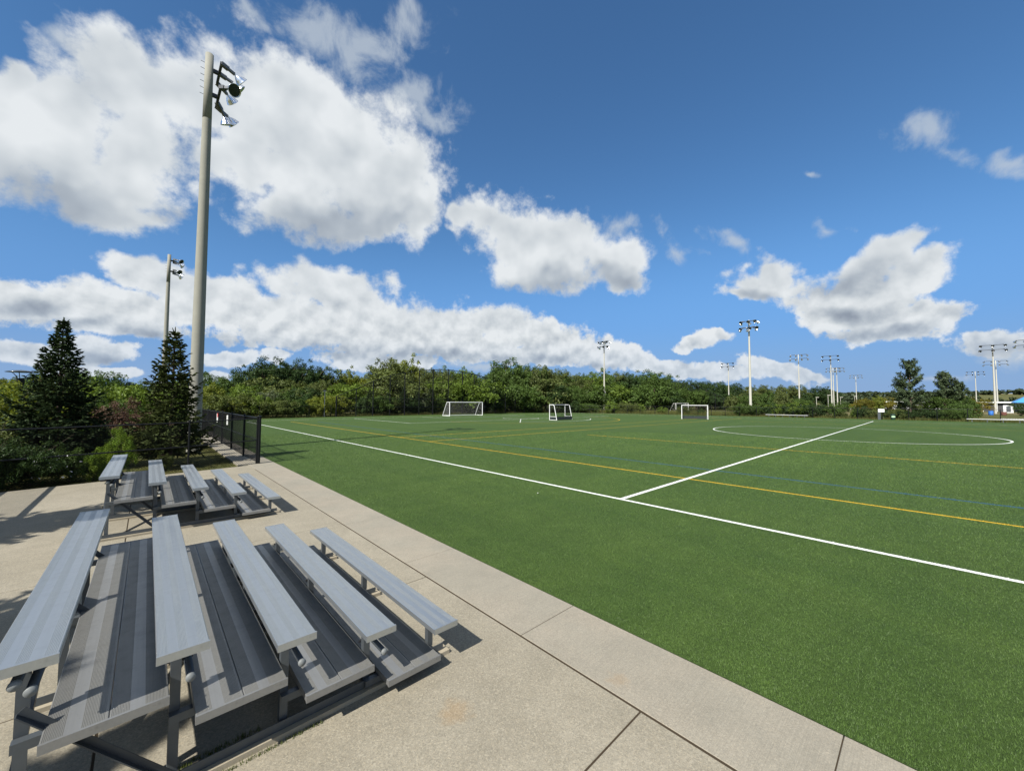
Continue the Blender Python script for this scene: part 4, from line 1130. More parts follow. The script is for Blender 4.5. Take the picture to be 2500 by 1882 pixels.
class Kind:
    """a tree or bush shape of unit size whose crown and trunk meshes are shared by its copies"""
    def __init__(self, seed, w, h, n_clump, per, clump_r, leaf, low=0.18, trunk_r=0.03, limbs=7, rough=0.28, squash=0.8, bark='bark', long=1.5):
        rng = np.random.default_rng(seed)
        zc = low + (1 - low) / 2
        P, N = crown_points(rng, w, (1 - low) * 0.92, zc, n_clump, per, clump_r, rough=rough, squash=squash)
        P = P[P[:, 2] > 0.005]; N = N[:len(P)]
        V, F = leaf_quads(P, N, leaf, rng, long)
        self.crown = np_mesh('crown', V, F, LEAF['mid'])
        self.trunk = trunk_mesh(rng, 0.86, trunk_r, limbs, w, zc, M[bark])
BROAD = [Kind(11, 0.86, 1, 210, 52, 0.080, 0.025), Kind(12, 0.98, 1, 240, 50, 0.080, 0.024, 0.10), Kind(13, 0.72, 1, 180, 52, 0.076, 0.024, 0.14, rough=0.4), Kind(14, 1.12, 1, 260, 48, 0.080, 0.024, 0.12)]
OAK = [Kind(15, 1.0, 1, 250, 58, 0.078, 0.024, 0.16, 0.035, 9, 0.45), Kind(25, 0.9, 1, 230, 58, 0.078, 0.024, 0.16, 0.035, 9, 0.5)]
AIRY = [Kind(16, 0.62, 1, 95, 46, 0.065, 0.026, 0.22, 0.022, 9, 0.5, 0.9), Kind(17, 0.75, 1, 110, 44, 0.062, 0.026, 0.18, 0.022, 9, 0.5, 0.9)]
BUSH = [Kind(18, 1.5, 1, 130, 62, 0.15, 0.045, 0.0, 0.03, 6, 0.35), Kind(19, 2.1, 1, 170, 60, 0.15, 0.044, 0.0, 0.03, 6, 0.4), Kind(20, 1.1, 1, 105, 62, 0.14, 0.044, 0.0, 0.03, 6, 0.4)]
FINE = [Kind(21, 1.5, 1, 150, 110, 0.15, 0.034, 0.0, 0.03, 9, 0.4), Kind(22, 2.0, 1, 170, 110, 0.15, 0.032, 0.0, 0.03, 9, 0.4), Kind(23, 1.2, 1, 130, 110, 0.14, 0.034, 0.0, 0.03, 9, 0.45)]

def plant(kind, name, cat, label, group, x, y, h, leaf, rz, wide=1.0, z=-0.08):
    r = thing(name, label, cat, (x, y, z), rz, group)
    r.scale = (h * wide, h * wide, h)
    c = link('crown', kind.crown, r)
    c.material_slots[0].link = 'OBJECT'; c.material_slots[0].material = LEAF[leaf]
    link('trunk', kind.trunk, r)
    return r

# spruces: whorls of drooping branches carrying flat sprays of needles
def spruce_mesh(seed, h, w, whorl_gap, leaf, dens=1.0, needle=0.030, spray=0.026, power=1.0):
    rng = np.random.default_rng(seed)
    wood = MB()
    wood.tube((0, 0, -0.2), (0, 0, h * 0.5), 0.016 * h, 0.010 * h, 8, False).tube((0, 0, h * 0.5), (0, 0, h), 0.010 * h, 0.0015 * h, 6, False)
    A, B, S = [], [], []          # twig segments start, end, needle size
    z = 0.10 * h
    while z < h * 0.985:
        f = z / h
        R_ = w / 2 * (1 - f) ** power * rng.uniform(0.82, 1.12) + 0.03 * h * (1 - f) + 0.03
        nb = int(rng.integers(5, 8)) if f < 0.9 else 4
        a0 = rng.uniform(0, 6.28)
        for i in range(nb):
            a = a0 + i * 6.283 / nb + rng.normal(0, 0.18)
            L = R_ * rng.uniform(0.72, 1.16)
            lift = 0.10 + 0.75 * f ** 1.6 + rng.normal(0, 0.05)
            ca, sa = math.cos(a), math.sin(a)
            K = max(4, int(L / 0.10))
            pts = []
            for k in range(K + 1):
                s = k / K
                pts.append(np.array([ca * L * s, sa * L * s, z + L * (lift * s - 0.22 * s * (1 - s) * 2 + 0.10 * s * s)]))
            for k in range(K):
                wood.tube(pts[k], pts[k + 1], 0.010 * (1 - k / K) + 0.003, 0.010 * (1 - (k + 1) / K) + 0.002, 4, False)
            side = np.array([-sa, ca, 0.0]); fw = np.array([ca, sa, 0.15])
            A.append(pts[-2]); B.append(pts[-1] + fw * 0.07); S.append(1.0)
            for k in range(1, K + 1):
                s = k / K
                if s < 0.18: continue
                for sg in (-1, 1):
                    tl = (0.10 + 0.42 * L * (1 - s) ** 0.8 * 0.75) * rng.uniform(0.6, 1.2)
                    d = fw * 0.75 + side * sg * 0.75 + np.array([0, 0, rng.normal(-0.10, 0.26)])
                    e = pts[k] + d * tl
                    A.append(pts[k]); B.append(e); S.append(1.0)
                    if tl > 0.16:
                        for q in (0.35, 0.6, 0.85):
                            for s2 in (-1, 1):
                                d2 = d * 0.7 + side * s2 * 0.55 + np.array([0, 0, rng.normal(-0.15, 0.32)])
                                b0 = pts[k] + d * tl * q
                                A.append(b0); B.append(b0 + d2 * tl * 0.42 * rng.uniform(0.7, 1.2)); S.append(0.9)
        z += whorl_gap * (1.15 - 0.55 * f) * rng.uniform(0.8, 1.2)
    # leader and the upright shoots of the last whorl
    A.append(np.array([0, 0, h * 0.93])); B.append(np.array([0.0, 0, h * 1.02])); S.append(1.0)
    for i in range(5):
        a = rng.uniform(0, 6.28); b0 = np.array([0, 0, h * rng.uniform(0.93, 0.975)])
        A.append(b0); B.append(b0 + np.array([math.cos(a) * 0.14, math.sin(a) * 0.14, 0.22]) * rng.uniform(0.7, 1.2)); S.append(0.9)
    A, B, S = np.array(A), np.array(B), np.array(S)
    ln = np.linalg.norm(B - A, axis=1)
    # flat sprays along every twig, then single needles bristling out of them
    D0 = (B - A) / (ln[:, None] + 1e-9)
    cards = []
    for rep in range(3):
        rn = rng.normal(0, 1, A.shape) + np.array([0, 0, 0.6]); rn -= (rn * D0).sum(1, keepdims=True) * D0; rn /= np.linalg.norm(rn, axis=1, keepdims=True) + 1e-9
        wv = np.cross(D0, rn) * (rng.uniform(0.7, 1.3, len(A)) * spray)[:, None]
        a0 = A - D0 * 0.01; b0 = B + D0 * 0.03 + rn * 0.012
        m0 = a0 + (b0 - a0) * 0.45
        cards.append(np.stack([a0, m0 - wv, b0, m0 + wv], 1))
    CV = np.concatenate(cards).reshape(-1, 3)
    cnt = np.maximum(3, (ln * 80 * dens)).astype(int)
    idx = np.repeat(np.arange(len(A)), cnt)
    t = rng.random(len(idx))
    P = A[idx] + (B[idx] - A[idx]) * t[:, None]
    D = (B - A)[idx] / (ln[idx][:, None] + 1e-9)
    rnd = rng.normal(0, 1, (len(idx), 3)); rnd -= (rnd * D).sum(1, keepdims=True) * D; rnd /= np.linalg.norm(rnd, axis=1, keepdims=True) + 1e-9
    out = rnd * 0.9 + D * 0.75 + np.array([0, 0, 0.15]); out /= np.linalg.norm(out, axis=1, keepdims=True)
    Ls = needle * rng.uniform(0.7, 1.3, len(idx)) * S[idx]
    W = np.cross(out, rng.normal(0, 1, (len(idx), 3))); W /= np.linalg.norm(W, axis=1, keepdims=True) + 1e-9
    wd = (Ls * 0.20)[:, None]
    V = np.stack([P - W * wd, P + W * wd, P + out * Ls[:, None] + W * wd * 0.2, P + out * Ls[:, None] - W * wd * 0.2], 1).reshape(-1, 3)
    V = np.concatenate([CV, V])
    return np_mesh('crown', V, np.arange(len(V)).reshape(-1, 4), LEAF[leaf]), wood.mesh('trunk', M['bark'], True)

def spruce(label, loc, seed, h, w, gap, leaf, dens=1.0, group='spruces behind the pad fence', needle=0.03, power=1.0):
    r = thing('spruce_tree', label, 'spruce', loc, 0, group)
    c, t = spruce_mesh(seed, h, w, gap, leaf, dens, needle=needle, power=power)
    link('crown', c, r); link('trunk', t, r)
    return r
spruce('narrow greyish spruce in front of the tall concrete pole, its low branches over the fence', (0.72, 19.55, -0.10), 3, 5.22, 2.7, 0.20, 'needle_green', 1.1, power=0.95)
S1 = spruce('dark broad spruce at the left behind the pad fence', (-2.20, 20.6, -0.25), 8, 5.45, 3.5, 0.175, 'needle', 1.2, power=1.2)
for x, y, s, a, lab in ((-6.6, 10.6, 1.45, 0.4, 'spruce just outside the left edge, its shadow falling across the far part of the pad'), (-6.0, 5.2, 1.4, 2.0, 'spruce just outside the left edge whose shadow reaches the nearest bleacher'),
                        (-6.8, 2.0, 1.3, 3.6, 'spruce outside the left edge nearest the camera, shading the near corner of the pad')):
    c = copy_tree(S1); c.location = (x, y, -0.1); c.rotation_euler = (0, 0, a); c.scale = (s, s, s); c['label'] = lab
SMALL_SPRUCE = spruce_mesh(21, 5.0, 3.0, 0.36, 'needle', 0.12, needle=0.10, spray=0.05)
for i, (x, y, h, lab) in enumerate(((36.2, 69.0, 5.4, 'dark young spruce behind the left half of the tall netting'), (39.4, 69.4, 4.6, 'short dark spruce behind the netting, left of the white goal'),
                                    (42.2, 69.2, 5.6, 'dark spruce behind the netting directly over the left goal post'), (29.6, 69.2, 4.8, 'dark spruce behind the left slope of the netting'), (33.0, 69.3, 4.2, 'smallest dark spruce behind the left part of the netting'),
                                    (46.3, 69.6, 4.6, 'dark spruce behind the netting over the middle of the white goal'))):
    r = thing('spruce_tree', lab, 'spruce', (x, y, -0.1), i * 1.3, 'young spruces behind the netting')
    r.scale = (h / 5.0,) * 3
    link('crown', SMALL_SPRUCE[0], r); link('trunk', SMALL_SPRUCE[1], r)

# long-armed pines at the right
def pine_mesh(seed, h, w, arms):
    rng = np.random.default_rng(seed)
    wood = MB().tube((0, 0, -0.2), (0, 0, h * 0.97), 0.016 * h, 0.003 * h, 6, False)
    P, N = [], []
    def tuft(p, d, n, s):
        q = p + rng.normal(0, 1, (n, 3)) * s
        P.append(q); N.append(np.repeat([d], n, 0) + rng.normal(0, 0.5, (n, 3)))
    for i in range(arms):
        f = 0.16 + 0.80 * (i + rng.random() * 0.6) / arms
        a = rng.uniform(0, 6.28); L = w / 2 * (1 - f) ** 0.7 * rng.uniform(0.55, 1.15) + 0.05 * h
        up = 0.35 + 0.75 * f
        b = np.array([0, 0, h * f]); d = np.array([math.cos(a), math.sin(a), up])
        K = max(3, int(L / 0.30))
        pr = b
        for k in range(1, K + 1):
            s = k / K
            e = b + d * L * s * np.array([1, 1, 0.55 + 0.45 * s])
            wood.tube(pr, e, 0.02 * h * 0.25 * (1.05 - s), 0.02 * h * 0.25 * (1.0 - s) + 0.004, 4, False); pr = e
            if s > 0.25: tuft(e, d, int(30 * (1.25 - 0.4 * s)), 0.105 * h / 9 + 0.03)
    for z in np.linspace(0.80, 1.0, 9): tuft(np.array([0, 0, h * z]), np.array([0, 0, 1.0]), 22, 0.10)
    P, N = np.concatenate(P), np.concatenate(N)
    V, F = leaf_quads(P, N, 0.20, rng, 2.4)
    return np_mesh('crown', V, F, LEAF['pine']), wood.mesh('trunk', M['bark'], True)
for lab, x, y, h, w, arms, sd in (('feathery long-armed pine standing against the sky, the taller of two at the right', 120.0, 2.4, 11.9, 6.2, 60, 31), ('shorter bushy pine right of the feathery one', 125.0, -2.8, 9.2, 4.8, 74, 32), ('thin leaning pine top right beside the shorter pine', 125.2, -4.7, 7.3, 3.4, 34, 33)):
    r = thing('pine_tree', lab, 'pine', (x, y, -0.1), 0.4, 'pines by the far fields')
    c, t = pine_mesh(sd, h, w, arms); link('crown', c, r); link('trunk', t, r)

rnd = random.Random(4)
# ---- woods behind the pitch: (x, y, height, width factor, shape list, leaf colour)
TREES = [
    (-21.3, 96.3, 6.5, 0.94, 'B', 'fresh', 1), (-18.6, 95.9, 6.2, 0.98, 'B', 'mid', 1), (-15.3, 93.4, 6.2, 0.82, 'B', 'olive', 1), (-12.5, 95.2, 6.5, 0.82, 'B', 'mid', 1), (-9.3, 99.0, 7.3, 0.79, 'B', 'mid', 1),
    (-5.7, 94.5, 7.5, 1.02, 'B', 'mid', 1), (-2.7, 94.8, 6.3, 0.93, 'B', 'dark', 1), (1.0, 97.9, 6.5, 0.79, 'B', 'mid', 1), (4.4, 96.9, 6.9, 0.91, 'B', 'fresh', 1), (8.5, 100.3, 8.4, 0.86, 'B', 'mid', 1),
    (11.2, 95.2, 7.8, 0.86, 'B', 'mid', 1), (15.0, 98.7, 8.2, 0.87, 'B', 'mid', 1), (17.6, 94.5, 11.1, 0.87, 'O', 'dark', 1), (21.1, 94.2, 11.0, 0.84, 'O', 'dark', 1), (24.3, 94.9, 11.2, 0.78, 'O', 'dark', 1),
    (27.4, 94.4, 10.6, 0.95, 'O', 'dark', 1), (31.9, 98.8, 8.6, 0.73, 'O', 'dark', 1), (34.2, 96.5, 11.4, 0.77, 'A', 'yellow', 1), (37.3, 96.1, 9.7, 0.83, 'B', 'yellow', 1), (40.4, 92.9, 9.1, 0.85, 'B', 'yellow', 1),
    (42.8, 89.9, 13.0, 0.89, 'B', 'olive', 1), (48.4, 94.1, 15.1, 0.81, 'A', 'yellow', 1), (51.4, 92.9, 12.9, 0.95, 'B', 'yellow', 1), (53.2, 88.5, 11.3, 0.77, 'B', 'olive', 1), (55.3, 85.3, 10.9, 0.82, 'B', 'olive', 1),
    (60.1, 86.1, 12.4, 1.02, 'A', 'fresh', 1), (60.5, 81.0, 11.4, 0.82, 'B', 'fresh', 1), (66.8, 82.4, 9.3, 0.65, 'B', 'mid', 1), (66.1, 76.9, 11.0, 0.78, 'B', 'mid', 1), (73.6, 80.8, 14.4, 0.96, 'O', 'mid', 1),
    (76.4, 78.9, 13.2, 0.73, 'B', 'mid', 1), (76.4, 74.6, 13.1, 0.87, 'B', 'mid', 1), (77.8, 71.2, 12.6, 0.8, 'B', 'olive', 1), (81.7, 70.3, 11.8, 0.94, 'B', 'olive', 1), (86.1, 70.9, 11.7, 0.9, 'B', 'mid', 1),
    (90.8, 71.2, 11.3, 1.02, 'B', 'olive', 1), (100.2, 74.8, 11.9, 0.68, 'B', 'mid', 1), (102.1, 71.6, 12.1, 0.87, 'B', 'fresh', 1), (111.9, 74.4, 13.2, 0.83, 'O', 'mid', 1), (117.1, 73.4, 13.2, 0.91, 'B', 'olive', 1),
    (118.0, 69.4, 12.6, 1.01, 'B', 'dark', 1), (125.5, 70.2, 12.7, 0.67, 'B', 'mid', 1), (133.7, 69.9, 13.9, 0.93, 'O', 'mid', 1), (139.5, 68.8, 13.8, 0.99, 'O', 'mid', 1), (153.8, 71.2, 13.0, 0.97, 'O', 'mid', 1),
    (165.9, 70.9, 12.5, 0.78, 'B', 'dark', 1), (172.3, 67.6, 12.7, 0.99, 'B', 'dark', 1), (186.6, 67.2, 12.9, 1.0, 'B', 'dark', 1), (193.0, 65.1, 12.4, 0.82, 'B', 'mid', 1), (205.1, 62.3, 12.3, 0.77, 'B', 'dark', 1),
    (213.5, 58.6, 11.8, 0.91, 'B', 'olive', 1), (226.7, 56.1, 11.8, 0.94, 'O', 'olive', 1), (228.6, 49.5, 12.0, 0.62, 'B', 'olive', 1), (247.2, 46.3, 12.2, 0.99, 'O', 'olive', 1), (260.6, 40.8, 12.3, 1.01, 'B', 'dark', 1),
    (268.7, 35.8, 10.4, 0.99, 'B', 'dark', 1), (-18.3, 86.2, 4.2, 1.29, 'B', 'mid', 0), (-14.6, 88.4, 4.1, 1.27, 'S', 'mid', 0), (-10.5, 85.7, 3.9, 1.14, 'S', 'mid', 0), (-6.6, 85.4, 4.8, 1.28, 'B', 'dark', 0),
    (-2.5, 85.2, 3.8, 1.16, 'B', 'mid', 0), (0.6, 84.1, 3.5, 1.21, 'S', 'mid', 0), (4.4, 84.6, 4.2, 1.07, 'B', 'mid', 0), (8.1, 85.8, 4.3, 1.08, 'B', 'dark', 0), (11.8, 87.2, 4.7, 1.21, 'S', 'dark', 0),
    (15.3, 88.0, 5.7, 1.08, 'S', 'mid', 0), (18.6, 85.4, 6.8, 1.07, 'S', 'olive', 0), (22.8, 85.1, 5.8, 1.28, 'B', 'mid', 0), (25.7, 83.2, 6.9, 1.07, 'B', 'olive', 0), (28.7, 80.8, 6.1, 1.24, 'B', 'fresh', 0),
    (32.0, 81.3, 6.1, 1.19, 'S', 'fresh', 0), (35.8, 80.1, 5.1, 1.02, 'S', 'olive', 0), (40.5, 81.2, 8.8, 1.21, 'S', 'olive', 0), (44.8, 81.5, 7.6, 1.09, 'S', 'olive', 0), (48.0, 79.0, 6.5, 1.22, 'S', 'grey', 0),
    (51.1, 76.9, 7.5, 1.07, 'S', 'olive', 0), (51.9, 72.2, 8.0, 1.09, 'S', 'fresh', 0), (56.0, 70.7, 6.8, 1.15, 'S', 'dark', 0), (59.8, 70.2, 5.9, 1.11, 'B', 'mid', 0), (65.7, 71.5, 7.4, 1.08, 'S', 'mid', 0),
    (70.7, 71.5, 7.4, 1.08, 'B', 'mid', 0), (77.7, 71.5, 8.5, 1.22, 'S', 'olive', 0), (77.5, 64.9, 7.5, 1.04, 'B', 'dark', 0), (81.7, 63.9, 7.1, 1.01, 'B', 'mid', 0), (89.5, 64.7, 7.1, 1.3, 'S', 'mid', 0),
    (93.6, 63.3, 6.5, 1.11, 'B', 'mid', 0), (97.9, 61.7, 7.5, 1.27, 'S', 'fresh', 0), (105.0, 61.8, 8.1, 1.3, 'S', 'mid', 0), (113.3, 62.1, 8.0, 1.13, 'B', 'mid', 0), (127.6, 64.1, 9.2, 1.19, 'S', 'mid', 0),
    (129.2, 60.5, 6.6, 0.97, 'S', 'dark', 0), (145.3, 63.1, 7.9, 1.14, 'S', 'mid', 0), (149.8, 58.1, 7.7, 1.05, 'B', 'mid', 0), (160.4, 56.3, 6.8, 1.21, 'S', 'dark', 0), (175.8, 55.4, 6.8, 1.28, 'S', 'dark', 0),
    (180.0, 50.6, 7.1, 1.07, 'S', 'olive', 0), (199.1, 48.7, 7.3, 1.05, 'B', 'dark', 0), (216.9, 46.1, 6.4, 1.03, 'B', 'dark', 0), (227.7, 40.0, 7.2, 0.98, 'S', 'dark', 0), (15.3, 109.2, 7.3, 1.0, 'B', 'mid', 1),
    (22.3, 108.9, 11.4, 1.0, 'B', 'mid', 1), (29.3, 108.2, 10.9, 1.0, 'B', 'dark', 1), (35.2, 107.3, 8.8, 1.0, 'B', 'mid', 1), (40.9, 106.1, 9.6, 1.0, 'B', 'dark', 1), (47.2, 104.4, 10.4, 1.0, 'B', 'mid', 1),
    (53.4, 102.3, 13.6, 1.0, 'B', 'mid', 1), (60.0, 99.7, 11.6, 1.0, 'B', 'dark', 1), (66.0, 96.9, 11.8, 1.0, 'B', 'dark', 1), (71.9, 93.7, 11.3, 1.0, 'B', 'mid', 1), (78.0, 89.8, 12.2, 1.0, 'B', 'dark', 1),
    (83.4, 86.0, 12.6, 1.0, 'B', 'mid', 1), (88.5, 81.9, 12.6, 1.0, 'B', 'mid', 1), (99.3, 81.9, 11.7, 1.0, 'B', 'dark', 1), (112.7, 82.1, 11.6, 1.0, 'B', 'dark', 1), (126.5, 81.8, 12.5, 1.0, 'B', 'dark', 1),
    (142.1, 81.2, 12.7, 1.0, 'B', 'mid', 1), (162.6, 80.0, 13.8, 1.0, 'B', 'dark', 1), (181.1, 78.3, 12.4, 1.0, 'B', 'mid', 1), (199.9, 74.9, 12.9, 1.0, 'B', 'mid', 1), (222.8, 69.5, 12.1, 1.0, 'B', 'mid', 1),
    (249.9, 63.5, 11.5, 1.0, 'B', 'mid', 1), (277.4, 54.6, 12.4, 1.0, 'B', 'mid', 1), (343.7, 45.9, 6.9, 1.15, 'B', 'mid', 0), (318.1, 35.0, 7.2, 1.15, 'S', 'dark', 0), (336.9, 29.3, 6.5, 1.15, 'S', 'olive', 0),
    (319.3, 20.0, 8.0, 1.15, 'B', 'olive', 0), (339.0, 13.5, 7.6, 1.15, 'S', 'olive', 0), (348.9, 5.4, 8.4, 1.15, 'B', 'mid', 0), (337.1, -2.2, 6.9, 1.15, 'S', 'dark', 0), (333.9, -10.7, 7.5, 1.15, 'S', 'dark', 0),
    (332.7, -17.8, 8.3, 1.15, 'B', 'mid', 0), (337.5, -25.9, 6.4, 1.15, 'S', 'mid', 0), (332.9, -32.6, 6.5, 1.15, 'B', 'dark', 0), (340.3, -40.9, 6.6, 1.15, 'S', 'olive', 0), (323.6, -44.7, 8.2, 1.15, 'S', 'dark', 0),
    (337.5, -52.6, 7.2, 1.15, 'S', 'dark', 0), (333.0, -58.3, 6.7, 1.15, 'B', 'dark', 0), (655.7, 89.8, 10.7, 1.9, 'S', 'dark', 1), (682.1, 85.8, 5.4, 1.9, 'S', 'dark', 1), (641.2, 72.1, 4.3, 1.9, 'S', 'dark', 1),
    (680.9, 68.3, 4.4, 1.9, 'S', 'dark', 1), (661.3, 58.2, 4.2, 1.9, 'S', 'dark', 1), (638.4, 49.8, 4.5, 1.9, 'S', 'dark', 1), (672.5, 43.8, 4.5, 1.9, 'S', 'dark', 1), (658.7, 34.4, 4.0, 1.9, 'S', 'dark', 1),
    (674.0, 27.2, 4.0, 1.9, 'S', 'dark', 1), (647.6, 17.9, 4.0, 1.9, 'S', 'dark', 1), (677.1, 10.6, 4.1, 1.9, 'S', 'dark', 1), (654.9, 3.2, 4.3, 1.9, 'S', 'dark', 1), (683.7, -3.3, 4.1, 1.9, 'S', 'dark', 1),
    (655.6, -10.4, 4.8, 1.9, 'S', 'dark', 1), (646.6, -16.8, 4.2, 1.9, 'S', 'dark', 1), (670.7, -24.2, 5.3, 1.9, 'S', 'dark', 1), (662.4, -30.3, 4.6, 1.9, 'S', 'dark', 1), (656.1, -37.0, 4.4, 1.9, 'S', 'dark', 1),
    (651.8, -44.0, 4.4, 1.9, 'S', 'dark', 1), (684.3, -53.2, 5.2, 1.9, 'S', 'dark', 1), (677.9, -61.6, 5.2, 1.9, 'S', 'dark', 1), (642.2, -65.1, 5.5, 1.9, 'S', 'dark', 1), (671.8, -76.2, 4.6, 1.9, 'S', 'dark', 1),
    (661.5, -83.3, 4.6, 1.9, 'S', 'dark', 1), (682.1, -93.1, 5.2, 1.9, 'S', 'dark', 1), (637.2, -93.4, 5.4, 1.9, 'S', 'dark', 1), (655.8, -103.4, 4.7, 1.9, 'S', 'dark', 1), (655.7, -110.3, 5.0, 1.9, 'S', 'dark', 1),
    (637.4, -113.9, 5.1, 1.9, 'S', 'dark', 1), (631.9, -119.5, 5.2, 1.9, 'S', 'dark', 1), (418.2, 56.5, 14.2, 1.2, 'B', 'dark', 1), (402.4, 45.9, 10.8, 1.2, 'B', 'mid', 1), (408.1, 38.3, 10.5, 1.2, 'B', 'mid', 1),
    (419.2, 30.5, 11.4, 1.2, 'B', 'dark', 1), (418.6, 22.8, 10.1, 1.2, 'B', 'mid', 1), (414.2, 14.6, 10.5, 1.2, 'B', 'dark', 1), (412.1, 6.9, 10.6, 1.2, 'B', 'dark', 1), (423.2, -1.6, 10.3, 1.2, 'B', 'dark', 1),
]
SHAPES = {'B': BROAD, 'O': OAK, 'A': AIRY, 'S': BUSH}
REGION = [(-20, 4.2, 'left of the tall concrete pole'), (4.2, 9.0, 'just right of the tall concrete pole'), (9.0, 18.0, 'in the dark clump'), (18.0, 26.0, 'behind the netting, left slope'),
          (26, 36.0, 'behind the netting peak'), (36, 48.0, 'behind the netting, right slope'), (48, 58, 'by the first far pole'), (58, 70, 'round the distant netting'),
          (70, 84, 'behind the tallest far pole'), (83, 120, 'on the far right')]
WORD = {'dark': 'dark green', 'mid': 'mid green', 'fresh': 'bright green', 'olive': 'olive green', 'yellow': 'yellowing', 'autumn': 'yellow-orange', 'grey': 'grey-green', 'russet': 'russet brown', 'vine': 'bright green', 'weed': 'straw-coloured'}
SW = {'B': 'broadleaf tree', 'O': 'oak-like tree', 'A': 'thin airy tree', 'S': 'bushy tree'}
FAR_WOOD = []
def ordinal_labels(items):
    """tell look-alikes apart by their order from left to right"""
    by = {}
    for o in items: by.setdefault(o['label'], []).append(o)
    W_ = ('first', 'second', 'third', 'fourth', 'fifth', 'sixth', 'seventh', 'eighth', 'ninth', 'tenth', 'eleventh', 'twelfth')
    for lab, os_ in by.items():
        if len(os_) < 2: continue
        os_.sort(key=lambda o: math.atan2(o.location.x, o.location.y))
        if len(os_) == 2: names = ('left one of two: ', 'right one of two: ')
        else: names = [W_[min(i, 11)] + ' from left: ' for i in range(len(os_))]
        for o, n in zip(os_, names): o['label'] = n + lab
made = []
for i, (x, y, h, wide, sh, leaf, row) in enumerate(TREES):
    if math.hypot(x, y) > 300:
        FAR_WOOD.append((x, y, h, wide)); continue
    az = math.degrees(math.atan2(x, y))
    reg = next(r for a, b, r in REGION if a <= az < b)
    k = SHAPES[sh][i % len(SHAPES[sh])]
    made.append(plant(k, 'broadleaf_tree', 'tree', ('low ' if row == 0 else 'tall ') + WORD[leaf] + ' ' + SW[sh] + ' ' + reg, 'trees of the woods behind the pitch', x, y, h, leaf, rnd.uniform(0, 6.28), wide, ground_z(x, y) - 0.1))
ordinal_labels(made)
# the wood on the far skyline reads as one mass
rng = np.random.default_rng(61)
Vs, Ns = [], []
for (x, y, h, wide) in FAR_WOOD:
    P, N = crown_points(rng, 1.15, 1.0, 0.48, 26, 14, 0.17, rough=0.4)
    Vs.append(P * np.array([h * wide, h * wide, h]) + np.array([x, y, ground_z(x, y)])); Ns.append(N)
P, N = np.concatenate(Vs), np.concatenate(Ns)
V, F = leaf_quads(P, N, 2.0, rng, 1.2)
tag(link('distant_wood', np_mesh('distant_wood', V, F, LEAF['far'])), 'dark low wood along the far right skyline', 'wood', kind='stuff')

